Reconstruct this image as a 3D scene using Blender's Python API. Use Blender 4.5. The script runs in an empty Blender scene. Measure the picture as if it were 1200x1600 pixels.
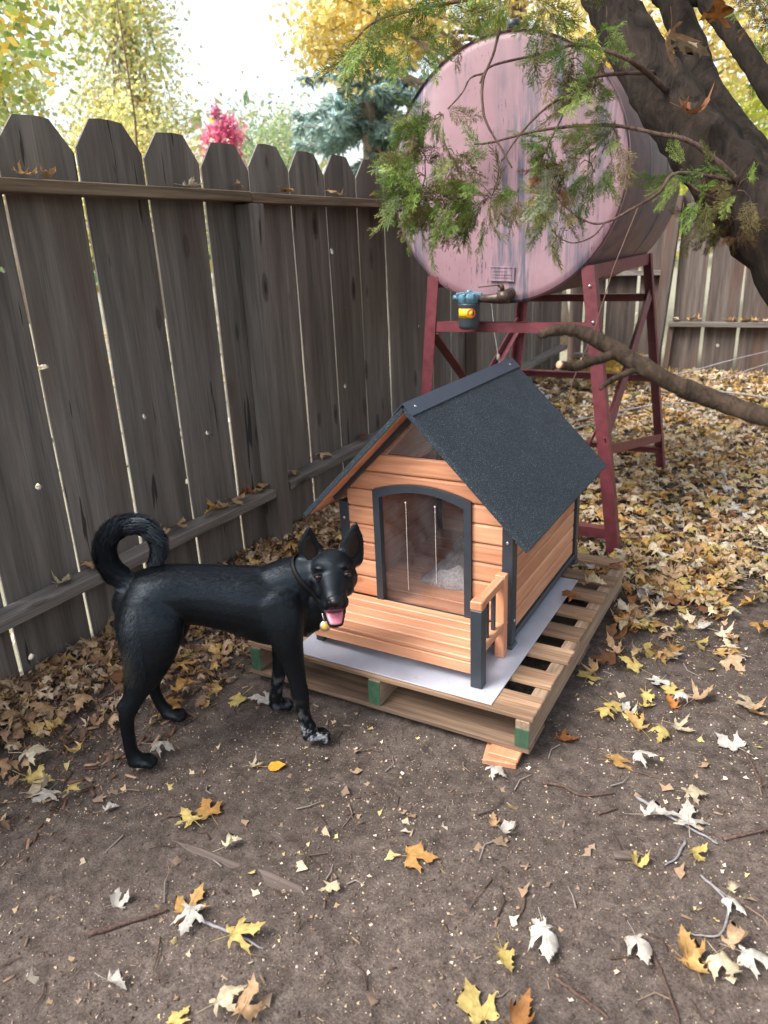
import bpy, bmesh, math, random
import numpy as np
from mathutils import Vector, Matrix, Quaternion
from math import radians, sin, cos, pi
scene = bpy.context.scene
COL = scene.collection
# ---------------------------------------------------------------- camera, sky, sun, exposure
H = 1.39
YAW, PITCH, ROLL = -0.52537, 0.34715, -0.045038
_f = Vector((sin(YAW)*cos(PITCH), cos(YAW)*cos(PITCH), -sin(PITCH)))
_r = Vector((cos(YAW), -sin(YAW), 0)); _u = _r.cross(_f)
_r2 = _r*cos(ROLL)+_u*sin(ROLL); _u2 = -_r*sin(ROLL)+_u*cos(ROLL)
cam = bpy.data.cameras.new('camera'); camo = bpy.data.objects.new('camera', cam); COL.objects.link(camo)
camo.matrix_world = Matrix(((_r2.x,_u2.x,-_f.x,0),(_r2.y,_u2.y,-_f.y,0),(_r2.z,_u2.z,-_f.z,H),(0,0,0,1)))
cam.sensor_fit = 'VERTICAL'; cam.sensor_height = 36; cam.sensor_width = 27
cam.lens = 36*1150.9/1600
cam.clip_start = .05; cam.clip_end = 900
cam.dof.use_dof = True; cam.dof.focus_distance = 2.3; cam.dof.aperture_fstop = 3.8
scene.camera = camo

SUN_EL, SUN_AZ = radians(52), radians(215)     # azimuth clockwise from +Y
world = bpy.data.worlds.new('World'); scene.world = world; world.use_nodes = True
nt = world.node_tree; nt.nodes.clear()
sky = nt.nodes.new('ShaderNodeTexSky'); sky.sky_type = 'NISHITA'; sky.sun_disc = False
sky.sun_elevation = SUN_EL; sky.sun_rotation = SUN_AZ; sky.dust_density = 4; sky.air_density = 1.2
hs = nt.nodes.new('ShaderNodeHueSaturation'); hs.inputs['Saturation'].default_value = .42
bg = nt.nodes.new('ShaderNodeBackground'); bg.inputs[1].default_value = .15
wo = nt.nodes.new('ShaderNodeOutputWorld')
nt.links.new(sky.outputs[0], hs.inputs['Color']); nt.links.new(hs.outputs[0], bg.inputs[0]); nt.links.new(bg.outputs[0], wo.inputs[0])
sl = bpy.data.lights.new('sun', 'SUN'); sl.energy = 1.2; sl.angle = radians(25); sl.color = (1, .96, .9)
so = bpy.data.objects.new('sun', sl); COL.objects.link(so)
_d = Vector((sin(SUN_AZ)*cos(SUN_EL), cos(SUN_AZ)*cos(SUN_EL), sin(SUN_EL)))
so.rotation_euler = _d.to_track_quat('Z', 'Y').to_euler(); so.location = (0, 0, 30)
vs = scene.view_settings
vs.view_transform = 'Standard'; vs.look = 'None'; vs.exposure = 1.45; vs.gamma = 1; vs.use_curve_mapping = False
scene.cycles.max_bounces = 6; scene.cycles.transparent_max_bounces = 8; scene.cycles.diffuse_bounces = 3
scene.cycles.use_denoising = True

# ---------------------------------------------------------------- helpers
def srgb(r, g, b):
    f = lambda c: ((c/255+.055)/1.055)**2.4 if c > 10 else c/255/12.92
    return (f(r), f(g), f(b), 1)

class MB:
    def __init__(s): s.v = []; s.f = []; s.sm = []
    def add(s, v, f, smooth=False):
        n = len(s.v); s.v += [tuple(p) for p in v]; s.f += [tuple(i+n for i in q) for q in f]; s.sm += [smooth]*len(f)
        return s
    def box(s, x0, x1, y0, y1, z0, z1, ch=.002, M=None):
        c = Vector(((x0+x1)/2, (y0+y1)/2, (z0+z1)/2)); h = Vector((abs(x1-x0)/2, abs(y1-y0)/2, abs(z1-z0)/2))
        v, f = cham(h, min(ch, h.x*.45, h.y*.45, h.z*.45))
        v = [c+p for p in v]
        if M: v = [M @ p for p in v]
        return s.add(v, f)
    def beam(s, p0, p1, w, t, up=(0, 0, 1), ch=.002, ext=0):
        p0 = Vector(p0); p1 = Vector(p1); d = (p1-p0); L = d.length; d.normalize()
        side = d.cross(Vector(up))
        if side.length < 1e-4: side = d.cross(Vector((0, 1, 0)))
        side.normalize(); u = side.cross(d)
        M = Matrix((( d.x, side.x, u.x, (p0.x+p1.x)/2), (d.y, side.y, u.y, (p0.y+p1.y)/2), (d.z, side.z, u.z, (p0.z+p1.z)/2), (0, 0, 0, 1)))
        return s.box(-L/2-ext, L/2+ext, -w/2, w/2, -t/2, t/2, ch, M)
    def angle(s, p0, p1, a, b, leg=.05, t=.006):
        # angle iron: two flanges from the line p0-p1, one along a, one along b
        p0 = Vector(p0); p1 = Vector(p1); d = (p1-p0).normalized()
        a = Vector(a); a = (a-d*a.dot(d)).normalized(); b = Vector(b); b = (b-d*b.dot(d)-a*b.dot(a)).normalized()
        sec = [(0, 0), (leg, 0), (leg, t), (t, t), (t, leg), (0, leg)]
        v = [p+a*x+b*y for p in (p0, p1) for x, y in sec]
        f = [(i, (i+1) % 6, (i+1) % 6+6, i+6) for i in range(6)]+[(0, 3, 2, 1), (0, 5, 4, 3), (6, 7, 8, 9), (6, 9, 10, 11)]
        if a.cross(b).dot(d) > 0: pass
        else: f = [q[::-1] for q in f]
        f = [q[::-1] for q in f]
        return s.add(v, f)
    def tube(s, pts, rad, n=8, cap=True, sq=None, smooth=True, jitter=0, rng=None):
        pts = [Vector(p) for p in pts]; m = len(pts)
        if not hasattr(rad, '__len__'): rad = [rad]*m
        d0 = (pts[1]-pts[0]).normalized(); u = d0.orthogonal().normalized(); v = []; prev = d0
        for i in range(m):
            d = (pts[min(i+1, m-1)]-pts[max(i-1, 0)]).normalized()
            q = prev.rotation_difference(d); u = (q @ u); u = (u-d*u.dot(d)).normalized(); w = d.cross(u); prev = d
            for k in range(n):
                a = 2*pi*k/n; r = rad[i]*(1+(rng.uniform(-jitter, jitter) if jitter else 0))
                v.append(pts[i]+u*cos(a)*r+w*sin(a)*r)
        f = [(i*n+k, i*n+(k+1) % n, (i+1)*n+(k+1) % n, (i+1)*n+k) for i in range(m-1) for k in range(n)]
        if cap: f += [tuple(range(n))[::-1], tuple((m-1)*n+k for k in range(n))]
        return s.add(v, f, smooth)
    def lathe(s, prof, c, n=24, axis='z', smooth=True, caps=True):
        # prof: (radius, along) pairs
        c = Vector(c); v = []; m = len(prof)
        for r, h in prof:
            for k in range(n):
                a = 2*pi*k/n; p = Vector((cos(a)*r, sin(a)*r, h))
                if axis == 'y': p = Vector((p.x, -p.z, p.y))
                if axis == 'x': p = Vector((p.z, p.x, p.y))
                v.append(c+p)
        f = [(i*n+k, i*n+(k+1) % n, (i+1)*n+(k+1) % n, (i+1)*n+k) for i in range(m-1) for k in range(n)]
        if caps: f += [tuple(range(n))[::-1], tuple((m-1)*n+k for k in range(n))]
        return s.add(v, f, smooth)
    def poly(s, pts, o, u, w, depth, bev=0):
        # prism: 2-D polygon (a,b) at o + u*a + w*b, extruded along -(u x w) by depth, its front edges bevelled
        o = Vector(o); u = Vector(u); w = Vector(w); nrm = u.cross(w).normalized()
        bm = bmesh.new(); A = [bm.verts.new(o+u*a+w*b) for a, b in pts]; B = [bm.verts.new(o+u*a+w*b-nrm*depth) for a, b in pts]
        k = len(A); bm.faces.new(A); bm.faces.new(B[::-1])
        for i in range(k): bm.faces.new((A[i], B[i], B[(i+1) % k], A[(i+1) % k]))
        bmesh.ops.recalc_face_normals(bm, faces=bm.faces)
        if bev:
            ed = [e for e in bm.edges if all(abs((v_.co-o).dot(nrm)) < 1e-5 for v_ in e.verts)]
            bmesh.ops.bevel(bm, geom=ed, offset=bev, segments=2, affect='EDGES', profile=.5)
        bm.verts.index_update()
        s.add([v_.co.copy() for v_ in bm.verts], [[v_.index for v_ in q.verts] for q in bm.faces]); bm.free()
        return s
    def mesh(s, name, mat, off=None):
        me = bpy.data.meshes.new(name); o = Vector(off) if off is not None else Vector()
        me.from_pydata([(p[0]-o.x, p[1]-o.y, p[2]-o.z) for p in s.v], [], s.f); me.update()
        if any(s.sm): me.polygons.foreach_set('use_smooth', s.sm)
        if mat: me.materials.append(mat)
        return me
    def build(s, name, mat, parent=None, kind=None, own=False):
        """world coordinates in; a child keeps the origin of its root, so that textures run on the object itself"""
        off = wloc(parent) if parent else Vector()
        if own:
            c = Vector((0, 0, 0))
            for p in s.v: c += Vector(p)
            c /= len(s.v); o = bpy.data.objects.new(name, s.mesh(name, mat, c)); o.location = c-off
        else:
            o = bpy.data.objects.new(name, s.mesh(name, mat, off))
        COL.objects.link(o)
        if parent: o.parent = parent
        if kind: o['kind'] = kind
        return o
def wloc(o):
    p = Vector()
    while o is not None: p += o.location; o = o.parent
    return p
def cham(h, c):
    v = []; idx = {}
    for sx in (-1, 1):
        for sy in (-1, 1):
            for sz in (-1, 1):
                for ax in range(3):
                    p = [sx*h.x, sy*h.y, sz*h.z]
                    for k in range(3):
                        if k != ax: p[k] -= (sx, sy, sz)[k]*c
                    idx[(sx, sy, sz, ax)] = len(v); v.append(Vector(p))
    f = []
    def q(*a): f.append(tuple(a))
    for ax in range(3):
        b, d = [(1, 2), (2, 0), (0, 1)][ax]
        for s_ in (-1, 1):
            l = []
            for tb, td in ((-1, -1), (1, -1), (1, 1), (-1, 1)):
                k = [0, 0, 0]; k[ax] = s_; k[b] = tb; k[d] = td; l.append(idx[(k[0], k[1], k[2], ax)])
            f.append(tuple(l) if s_ > 0 else tuple(l[::-1]))
        for tb in (-1, 1):
            for td in (-1, 1):
                l = []
                for s_, a_ in ((-1, b), (1, b), (1, d), (-1, d)):
                    k = [0, 0, 0]; k[ax] = s_; k[b] = tb; k[d] = td; l.append(idx[(k[0], k[1], k[2], a_)])
                f.append(tuple(l) if tb*td < 0 else tuple(l[::-1]))
    for sx in (-1, 1):
        for sy in (-1, 1):
            for sz in (-1, 1):
                l = [idx[(sx, sy, sz, a_)] for a_ in (0, 1, 2)]
                f.append(tuple(l) if sx*sy*sz > 0 else tuple(l[::-1]))
    return v, f
def tag(o, label, cat, group=None, kind=None):
    o['label'] = label; o['category'] = cat
    if group: o['group'] = group
    if kind: o['kind'] = kind
    return o
def empty(name, loc, label, cat, group=None):
    o = bpy.data.objects.new(name, None); COL.objects.link(o); o.location = loc; o.empty_display_size = .1
    return tag(o, label, cat, group)
def struct(o): o['kind'] = 'structure'; return o
def bulk(name, V, T, mat, cols=None, smooth=False):
    me = bpy.data.meshes.new(name); V = np.asarray(V, np.float32); T = np.asarray(T, np.int32)
    me.vertices.add(len(V)); me.vertices.foreach_set('co', V.ravel())
    me.loops.add(T.size); me.loops.foreach_set('vertex_index', T.ravel())
    k = T.shape[1]; me.polygons.add(len(T)); me.polygons.foreach_set('loop_start', np.arange(0, T.size, k, dtype=np.int32))
    me.polygons.foreach_set('loop_total', np.full(len(T), k, np.int32))
    if smooth: me.polygons.foreach_set('use_smooth', np.ones(len(T), bool))
    me.update(calc_edges=True)
    if cols is not None:
        a = me.color_attributes.new('col', 'FLOAT_COLOR', 'POINT'); c = np.ones((len(V), 4), np.float32); c[:, :3] = cols
        a.data.foreach_set('color', c.ravel())
    if mat: me.materials.append(mat)
    return me
def link(name, me, parent=None, kind=None):
    o = bpy.data.objects.new(name, me); COL.objects.link(o)
    if parent:
        o.parent = parent; w = wloc(parent)
        if w.length: me.transform(Matrix.Translation(-w))
    if kind: o['kind'] = kind
    return o
def instance_np(tv, tt, tc, pos, rot, scl, tint):
    """many copies of one small template: tv (k,3), tt (m,3), tc (k,3) or None; rot (n,3,3)"""
    n = len(pos); k = len(tv)
    V = np.einsum('nij,kj->nki', rot, tv)*scl[:, None, None]+pos[:, None, :]
    T = tt[None]+(np.arange(n)*k)[:, None, None]
    Cc = np.repeat(tint[:, None, :], k, 1)
    if tc is not None: Cc = Cc*tc[None]
    return V.reshape(-1, 3), T.reshape(-1, tt.shape[1]), Cc.reshape(-1, 3)
def rotz_tilt(rng, n, tilt, yaw=None):
    a = rng.uniform(0, 2*pi, n) if yaw is None else yaw; t = rng.normal(0, tilt, n); p = rng.normal(0, tilt, n)
    ca, sa, ct, st, cp, sp = np.cos(a), np.sin(a), np.cos(t), np.sin(t), np.cos(p), np.sin(p); z = np.zeros(n); o = np.ones(n)
    Rz = np.stack([np.stack([ca, -sa, z], -1), np.stack([sa, ca, z], -1), np.stack([z, z, o], -1)], 1)
    Rx = np.stack([np.stack([o, z, z], -1), np.stack([z, ct, -st], -1), np.stack([z, st, ct], -1)], 1)
    Ry = np.stack([np.stack([cp, z, sp], -1), np.stack([z, o, z], -1), np.stack([-sp, z, cp], -1)], 1)
    return Ry @ Rx @ Rz
def rand_rot(rng, n):
    q = rng.normal(size=(n, 4)); q /= np.linalg.norm(q, axis=1)[:, None]; w, x, y, z = q.T
    return np.stack([np.stack([1-2*(y*y+z*z), 2*(x*y-z*w), 2*(x*z+y*w)], -1), np.stack([2*(x*y+z*w), 1-2*(x*x+z*z), 2*(y*z-x*w)], -1), np.stack([2*(x*z-y*w), 2*(y*z+x*w), 1-2*(x*x+y*y)], -1)], 1)

# ---------------------------------------------------------------- materials
class NT:
    def __init__(s, name):
        s.m = bpy.data.materials.new(name); s.m.use_nodes = True; s.t = s.m.node_tree; s.t.nodes.clear()
        s.out = s.n('ShaderNodeOutputMaterial'); s.p = s.n('ShaderNodeBsdfPrincipled'); s.l(s.p, s.out, 0, 0)
    def n(s, t, **k):
        x = s.t.nodes.new(t)
        for a, b in k.items(): setattr(x, a, b)
        return x
    def l(s, a, b, i=0, j=0):
        s.t.links.new(a.outputs[i] if not hasattr(a, 'is_output') else a, b.inputs[j] if not hasattr(b, 'is_output') else b)
    def val(s, x, k, v): x.inputs[k].default_value = v; return x
    def coord(s, kind='Object', scale=(1, 1, 1), rnd=True):
        tc = s.n('ShaderNodeTexCoord'); mp = s.n('ShaderNodeMapping'); mp.inputs['Scale'].default_value = scale
        if rnd:
            oi = s.n('ShaderNodeObjectInfo'); sc_ = s.n('ShaderNodeVectorMath', operation='SCALE'); sc_.inputs[0].default_value = (37, 53, 71)
            s.l(oi, sc_, 'Random', 'Scale'); ad = s.n('ShaderNodeVectorMath', operation='ADD')
            s.l(tc, ad, kind, 0); s.l(sc_, ad, 0, 1); s.l(ad, mp, 0, 'Vector')
        else: s.l(tc, mp, kind, 'Vector')
        return mp
    def noise(s, vec, scale, detail=4, rough=.55, dist=0):
        x = s.n('ShaderNodeTexNoise'); x.inputs['Scale'].default_value = scale; x.inputs['Detail'].default_value = detail
        x.inputs['Roughness'].default_value = rough; x.inputs['Distortion'].default_value = dist; s.l(vec, x, 0, 'Vector'); return x
    def ramp(s, src, stops, i=0):
        r = s.n('ShaderNodeValToRGB'); e = r.color_ramp.elements
        while len(e) > len(stops): e.remove(e[-1])
        while len(e) < len(stops): e.new(.5)
        for k, (p, c) in enumerate(stops):
            e[k].position = p; e[k].color = c if hasattr(c, '__len__') else (c, c, c, 1)
        s.l(src, r, i, 0); return r
    def mix(s, a, b, fac, blend='MIX'):
        x = s.n('ShaderNodeMix', data_type='RGBA', blend_type=blend)
        for v, k in ((a, 6), (b, 7)):
            if isinstance(v, tuple): x.inputs[k].default_value = v
            else: s.t.links.new(v if hasattr(v, 'is_output') else v.outputs[0], x.inputs[k])
        if isinstance(fac, (int, float)): x.inputs[0].default_value = fac
        else: s.t.links.new(fac if hasattr(fac, 'is_output') else fac.outputs[0], x.inputs[0])
        return x.outputs[2]
    def base(s, o): s.t.links.new(o if hasattr(o, 'is_output') else o.outputs[0], s.p.inputs['Base Color'])
    def bump(s, h, strength=.3, dist=.002, prev=None):
        b = s.n('ShaderNodeBump'); b.inputs['Strength'].default_value = strength; b.inputs['Distance'].default_value = dist
        s.t.links.new(h if hasattr(h, 'is_output') else h.outputs[0], b.inputs['Height'])
        if prev: s.l(prev, b, 0, 'Normal')
        s.l(b, s.p, 0, 'Normal'); return b
    def set(s, **k):
        for a, b in k.items(): s.p.inputs[a.replace('_', ' ')].default_value = b
        return s
def plain(name, c, rough=.5, metal=0, var=.15, scale=40, spec=.5, bump=.05):
    t = NT(name); mp = t.coord(scale=(1, 1, 1)); nz = t.noise(mp, scale, 5)
    r = t.ramp(nz, [(.3, 1-var), (.7, 1+var*.6)]); t.base(t.mix(c, r, 1, 'MULTIPLY')); t.set(Roughness=rough, Metallic=metal)
    t.p.inputs['Specular IOR Level'].default_value = spec
    if bump: t.bump(nz, bump, .001)
    return t.m
def wood(name, dark, mid, light, axis='x', rough=.7, knots=True, fine=200, bump=.35, vary=.25, stain=None, long=1.6, cross=26, streak=1.0, knotc=None, slits=False):
    t = NT(name); k = 'xyz'.index(axis)
    sc = [cross]*3; sc[k] = long; mp = t.coord(scale=tuple(sc))
    n1 = t.noise(mp, 1, 6, .6, .8)
    sf = [fine]*3; sf[k] = fine*.03; mf = t.coord(scale=tuple(sf)); n2 = t.noise(mf, 1, 4, .6)
    r1 = t.ramp(n1, [(.3, dark), (.5, mid), (.7, light)])
    g = t.ramp(n2, [(.34, .50), (.5, .95), (.66, 1.22)])
    c = t.mix(r1.outputs[0], g, .7*streak, 'MULTIPLY')
    h = n2.outputs[0]
    if knots:
        sk = [9]*3; sk[k] = 3.2; mk = t.coord(scale=tuple(sk)); wv = t.noise(mk, 2.2, 3)
        vo = t.n('ShaderNodeTexVoronoi'); vo.inputs['Scale'].default_value = 1; t.l(mk, vo, 0, 'Vector')
        ad = t.n('ShaderNodeMath', operation='MULTIPLY_ADD'); ad.inputs[1].default_value = .16; t.l(wv, ad, 0, 0); t.l(vo, ad, 'Distance', 2)
        kr = t.ramp(ad, [(.16, 1.0), (.235, .5), (.25, .75), (.30, 0)]); sel = t.ramp(vo, [(.58, 0), (.62, 1)], 1); c = t.mix(c, knotc or dark, t.mix((0, 0, 0, 1), kr.outputs[0], sel.outputs[0]))
    if stain:
        ss = [5]*3; ss[k] = .8; ms = t.coord(scale=tuple(ss)); n3 = t.noise(ms, 1, 3); sr = t.ramp(n3, [(.48, 0), (.72, .75)])
        c = t.mix(c, stain, sr.outputs[0])
    if slits:
        sq = [34]*3; sq[k] = 2.6; mq = t.coord(scale=tuple(sq)); n4 = t.noise(mq, 1, 2, .5, .3); c = t.mix(c, srgb(34, 30, 28), t.ramp(n4, [(.69, 0), (.72, .85)]).outputs[0])
    oi = t.n('ShaderNodeObjectInfo'); mr = t.n('ShaderNodeMapRange'); mr.inputs['To Min'].default_value = 1-vary; mr.inputs['To Max'].default_value = 1+vary*.5
    t.l(oi, mr, 'Random', 0); c = t.mix(c, mr.outputs[0], 1, 'MULTIPLY')
    t.base(c); t.set(Roughness=rough); t.bump(h, bump, .0012)
    return t.m
M = {}
fence_c = (srgb(88, 82, 77), srgb(112, 106, 100), srgb(134, 127, 120))
M['fence'] = wood('weathered_fence_wood', *fence_c, 'z', .85, True, 170, .5, .18, srgb(88, 72, 62), long=.7, cross=13, streak=.75, knotc=srgb(50, 44, 41), slits=True)
M['fence_h'] = wood('weathered_rail_wood', *fence_c, 'y', .85, True, 170, .5, .15, srgb(120, 104, 86), knotc=srgb(50, 44, 41))
M['fence_hx'] = wood('weathered_back_rail_wood', *fence_c, 'x', .85, True, 170, .5, .15, srgb(120, 104, 86))
M['fence_b'] = wood('back_fence_wood', srgb(66, 57, 52), srgb(95, 84, 78), srgb(117, 106, 99), 'z', .85, True, 150, .4, .22, srgb(104, 66, 48), long=.8, cross=14)
M['moss_rail'] = wood('top_rail_wood', srgb(84, 70, 54), srgb(116, 98, 78), srgb(136, 118, 98), 'y', .9, True, 120, .6, .1, srgb(98, 84, 62))
cedar_c = (srgb(182, 120, 88), srgb(206, 147, 112), srgb(220, 168, 134))
for a in 'xyz': M['cedar_'+a] = wood('stained_cedar_'+a, *cedar_c, a, .5, True, 120, .08, .14, None, long=1.2, cross=16, streak=.45, knotc=srgb(166, 100, 66))
M['pal_x'] = wood('pallet_wood_x', srgb(116, 90, 70), srgb(156, 124, 97), srgb(182, 150, 120), 'x', .85, True, 150, .4, .4, srgb(92, 80, 70), long=1.5, cross=20)
M['pal_y'] = wood('pallet_wood_y', srgb(122, 102, 84), srgb(156, 132, 110), srgb(178, 154, 130), 'y', .85, True, 150, .4, .25, srgb(98, 88, 78), long=1.5, cross=20)
M['pal_dark'] = wood('dirty_shaded_pallet_wood', srgb(84, 68, 56), srgb(116, 94, 76), srgb(140, 116, 94), 'x', .9, True, 150, .4, .2, srgb(76, 66, 58), long=1.5, cross=20)  # bottom boards: grey-brown dirt, with the shade under the deck put into the colour
M['green_end'] = plain('green_painted_end', srgb(52, 84, 62), .7, 0, .35, 60)
M['black_paint'] = plain('charcoal_painted_wood', srgb(50, 56, 64), .45, 0, .15, 30)
M['ridge'] = plain('ridge_metal', srgb(56, 66, 80), .42, .2, .15, 20)
M['screw'] = plain('steel_screw', srgb(190, 190, 190), .3, .9, .05)
M['maroon'] = plain('maroon_steel_paint', srgb(112, 56, 63), .42, 0, .3, 26)
M['wire'] = plain('thin_brown_cord', srgb(120, 92, 80), .7)
M['rope'] = plain('grey_rope', srgb(190, 184, 176), .8)
M['black_plastic'] = plain('charcoal_canister_plastic', srgb(62, 70, 78), .4, 0, .12, 20)
M['blue_head'] = plain('teal_filter_head', srgb(96, 136, 156), .38, .2, .3, 60)
M['brass'] = plain('dark_valve_metal', srgb(92, 78, 72), .45, .5, .4, 60)
M['yellow'] = plain('yellow_label', srgb(236, 196, 40), .5, 0, .08)
M['redlab'] = plain('orange_red_label', srgb(214, 92, 44), .5, 0, .08)
M['darkink'] = plain('dark_label_print', srgb(70, 52, 30), .5)
M['vinyl'] = plain('white_paper', srgb(220, 215, 210), .6)
def m_asphalt():
    t = NT('asphalt_felt_roof'); mp = t.coord(rnd=False); n = t.noise(mp, 300, 2, .65); n2 = t.noise(mp, 9, 5)
    v = t.n('ShaderNodeTexVoronoi'); v.inputs['Scale'].default_value = 330; t.l(mp, v, 0, 'Vector')
    r = t.ramp(n, [(.3, srgb(22, 28, 34)), (.52, srgb(38, 47, 56)), (.64, srgb(58, 69, 79)), (.72, srgb(140, 148, 152))])
    c = t.mix(r.outputs[0], t.ramp(n2, [(.3, .85), (.7, 1.15)]), 1, 'MULTIPLY'); t.base(c); t.set(Roughness=.8); t.p.inputs['Specular IOR Level'].default_value = .35
    t.bump(v.outputs['Distance'], .7, .0015); return t.m
M['asphalt'] = m_asphalt()
def m_sheet():
    t = NT('white_hardboard_sheet'); mp = t.coord(rnd=False); n = t.noise(mp, 6, 6, .6); n2 = t.noise(mp, 70, 3)
    c = t.mix(t.ramp(n, [(.3, srgb(164, 166, 178)), (.7, srgb(186, 188, 200))]).outputs[0], srgb(110, 104, 104), t.ramp(n2, [(.66, 0), (.76, .8)]).outputs[0])
    t.base(c); t.set(Roughness=.35); return t.m
M['sheet'] = m_sheet()
def m_dirt():
    t = NT('bare_dirt'); mp = t.coord(rnd=False)
    a = t.noise(mp, 1.1, 5, .6); b = t.noise(mp, 26, 6, .7); c_ = t.noise(mp, 190, 4, .7); big = t.noise(mp, .35, 3)
    c = t.mix(t.ramp(b, [(.3, srgb(64, 56, 51)), (.5, srgb(90, 80, 74)), (.68, srgb(110, 99, 91))]).outputs[0], t.ramp(a, [(.34, .70), (.66, 1.18)]), 1, 'MULTIPLY')
    c = t.mix(c, t.ramp(c_, [(.34, .45), (.5, 1.0), (.66, 1.4)]), .9, 'MULTIPLY')
    v = t.n('ShaderNodeTexVoronoi'); v.inputs['Scale'].default_value = 75; t.l(mp, v, 0, 'Vector')
    fl = t.ramp(v, [(.10, 1), (.16, 0)], 0); vc = t.ramp(v, [(.72, 0), (.78, 1)], 1)
    sp = t.mix((0, 0, 0, 1), fl.outputs[0], vc.outputs[0]); c = t.mix(c, srgb(178, 158, 140), sp)
    # lawn-like weeds far away, beyond the fences
    sx = t.n('ShaderNodeSeparateXYZ'); tc = t.n('ShaderNodeTexCoord'); t.l(tc, sx, 'Object', 0)
    ab = t.n('ShaderNodeMath', operation='LESS_THAN'); ab.inputs[1].default_value = -2.24; t.l(sx, ab, 0, 0)
    gt = t.n('ShaderNodeMath', operation='GREATER_THAN'); gt.inputs[1].default_value = 7.7; t.l(sx, gt, 1, 0)
    mx = t.n('ShaderNodeMath', operation='MAXIMUM'); t.l(ab, mx, 0, 0); t.l(gt, mx, 0, 1)
    c = t.mix(c, t.mix(srgb(118, 118, 100), srgb(152, 146, 128), t.noise(mp, 3, 5).outputs[0]), mx.outputs[0])
    t.base(c); t.set(Roughness=.95); t.p.inputs['Specular IOR Level'].default_value = .2
    b1 = t.bump(b.outputs[0], .6, .012); b2 = t.bump(c_.outputs[0], .55, .003, b1); return t.m
M['dirt'] = m_dirt()
def m_attr(name, rough=.7, transl=.25, spec=.3, noise_sc=60, var=.25, bump=.2):
    t = NT(name); at = t.n('ShaderNodeVertexColor', layer_name='col'); mp = t.coord(rnd=False); nz = t.noise(mp, noise_sc, 3)
    c = t.mix(at.outputs[0], t.ramp(nz, [(.3, 1-var), (.7, 1+var*.5)]), 1, 'MULTIPLY'); t.base(c); t.set(Roughness=rough)
    t.p.inputs['Specular IOR Level'].default_value = spec
    if bump: t.bump(nz, bump, .002)
    if transl:
        tr = t.n('ShaderNodeBsdfTranslucent'); t.t.links.new(c, tr.inputs[0]); mx = t.n('ShaderNodeMixShader'); mx.inputs[0].default_value = transl
        t.l(t.p, mx, 0, 1); t.l(tr, mx, 0, 2); t.l(mx, t.out, 0, 0)
    return t.m
M['leaf'] = m_attr('dry_leaf', .65, .18, .3, 75, .32, .35)
M['foliage'] = m_attr('tree_foliage', .6, .80, .3, 8, .2, 0)
M['needle'] = m_attr('cedar_foliage', .55, .25, .35, 90, .25, 0)
M['debris'] = m_attr('crumbs_and_chips', .95, 0, .2, 200, .2, 0)
def m_bark(name, d, l, sc=14, st=6):
    t = NT(name); mp = t.coord(scale=(1, 1, .35), rnd=False); n = t.noise(mp, sc, 7, .65, 1.2); n2 = t.noise(mp, sc*st, 4, .6)
    c = t.mix(t.ramp(n, [(.32, d), (.66, l)]).outputs[0], t.ramp(n2, [(.3, .7), (.7, 1.2)]), .8, 'MULTIPLY'); t.base(c); t.set(Roughness=.92)
    t.p.inputs['Specular IOR Level'].default_value = .2
    b1 = t.bump(n.outputs[0], .9, .02); t.bump(n2.outputs[0], .5, .004, b1); return t.m
M['bark'] = m_bark('dark_cedar_bark', srgb(20, 17, 16), srgb(66, 56, 49))
M['dead_branch'] = m_bark('dead_branch_bark', srgb(44, 36, 30), srgb(82, 68, 56), 34)
M['twig'] = m_bark('twig_bark', srgb(86, 66, 58), srgb(126, 104, 94), 50)
M['far_bark'] = m_bark('pale_trunk_bark', srgb(120, 104, 92), srgb(170, 156, 142), 5)
# ---------------------------------------------------------------- ground
def smooth(a, b, x): t = np.clip((x-a)/(b-a), 0, 1); return t*t*(3-2*t)
_rg = np.random.default_rng(5)
_K = [( _rg.normal(0, 1, 2)*s_, _rg.uniform(0, 6.28), a_) for s_, a_, n_ in ((1.2, .012, 6), (4, .006, 8), (12, .0022, 10), (30, .0012, 14)) for _ in range(n_)]
def gz(x, y):
    """height of the dirt: level, rising a little under the leaf drift at the back and the mulch along the side fence"""
    x = np.asarray(x, float); y = np.asarray(y, float); z = np.zeros(np.broadcast(x, y).shape)
    for k, p, a in _K: z = z+a*.4*np.sin(k[0]*x+k[1]*y+p)
    z = z-.006
    z = z+.13*smooth(5, 7.6, y)*smooth(-3.2, -2.1, x)
    z = z+.05*smooth(-1.75, -2.2, x)*smooth(-2.7, -2.25, x)*smooth(12, 8, y)
    flat = smooth(-1.62, -1.5, x)*(1-smooth(-.5, -.38, x))*smooth(1.6, 1.7, y)*(1-smooth(2.85, 2.95, y))
    return z*(1-.8*flat)
def grid(name, xs, ys, mat, fine=True):
    X, Y = np.meshgrid(xs, ys); Z = gz(X, Y); nx, ny = len(xs), len(ys)
    V = np.stack([X, Y, Z], -1).reshape(-1, 3); i = np.arange(nx-1)[None]+np.arange(ny-1)[:, None]*nx
    T = np.stack([i, i+1, i+nx+1, i+nx], -1).reshape(-1, 4)
    return bulk(name, V, T, mat, smooth=True)
def steps(a, b, c, d, fine, far):
    g = [a]; x = b
    while g[-1] < b: g.append(g[-1]+max(fine, (b-g[-1])*.25))
    g = [q for q in g if q < b]+list(np.arange(b, c, fine)); x = c; st = fine
    while x < d: g.append(x); st *= 1.3; x += st
    g.append(d); return np.array(g)
struct(link('ground', grid('ground', steps(-400, -2.6, 1.4, 400, .025, 0), steps(-60, .3, 4.0, 400, .025, 0), M['dirt'])))

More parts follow.
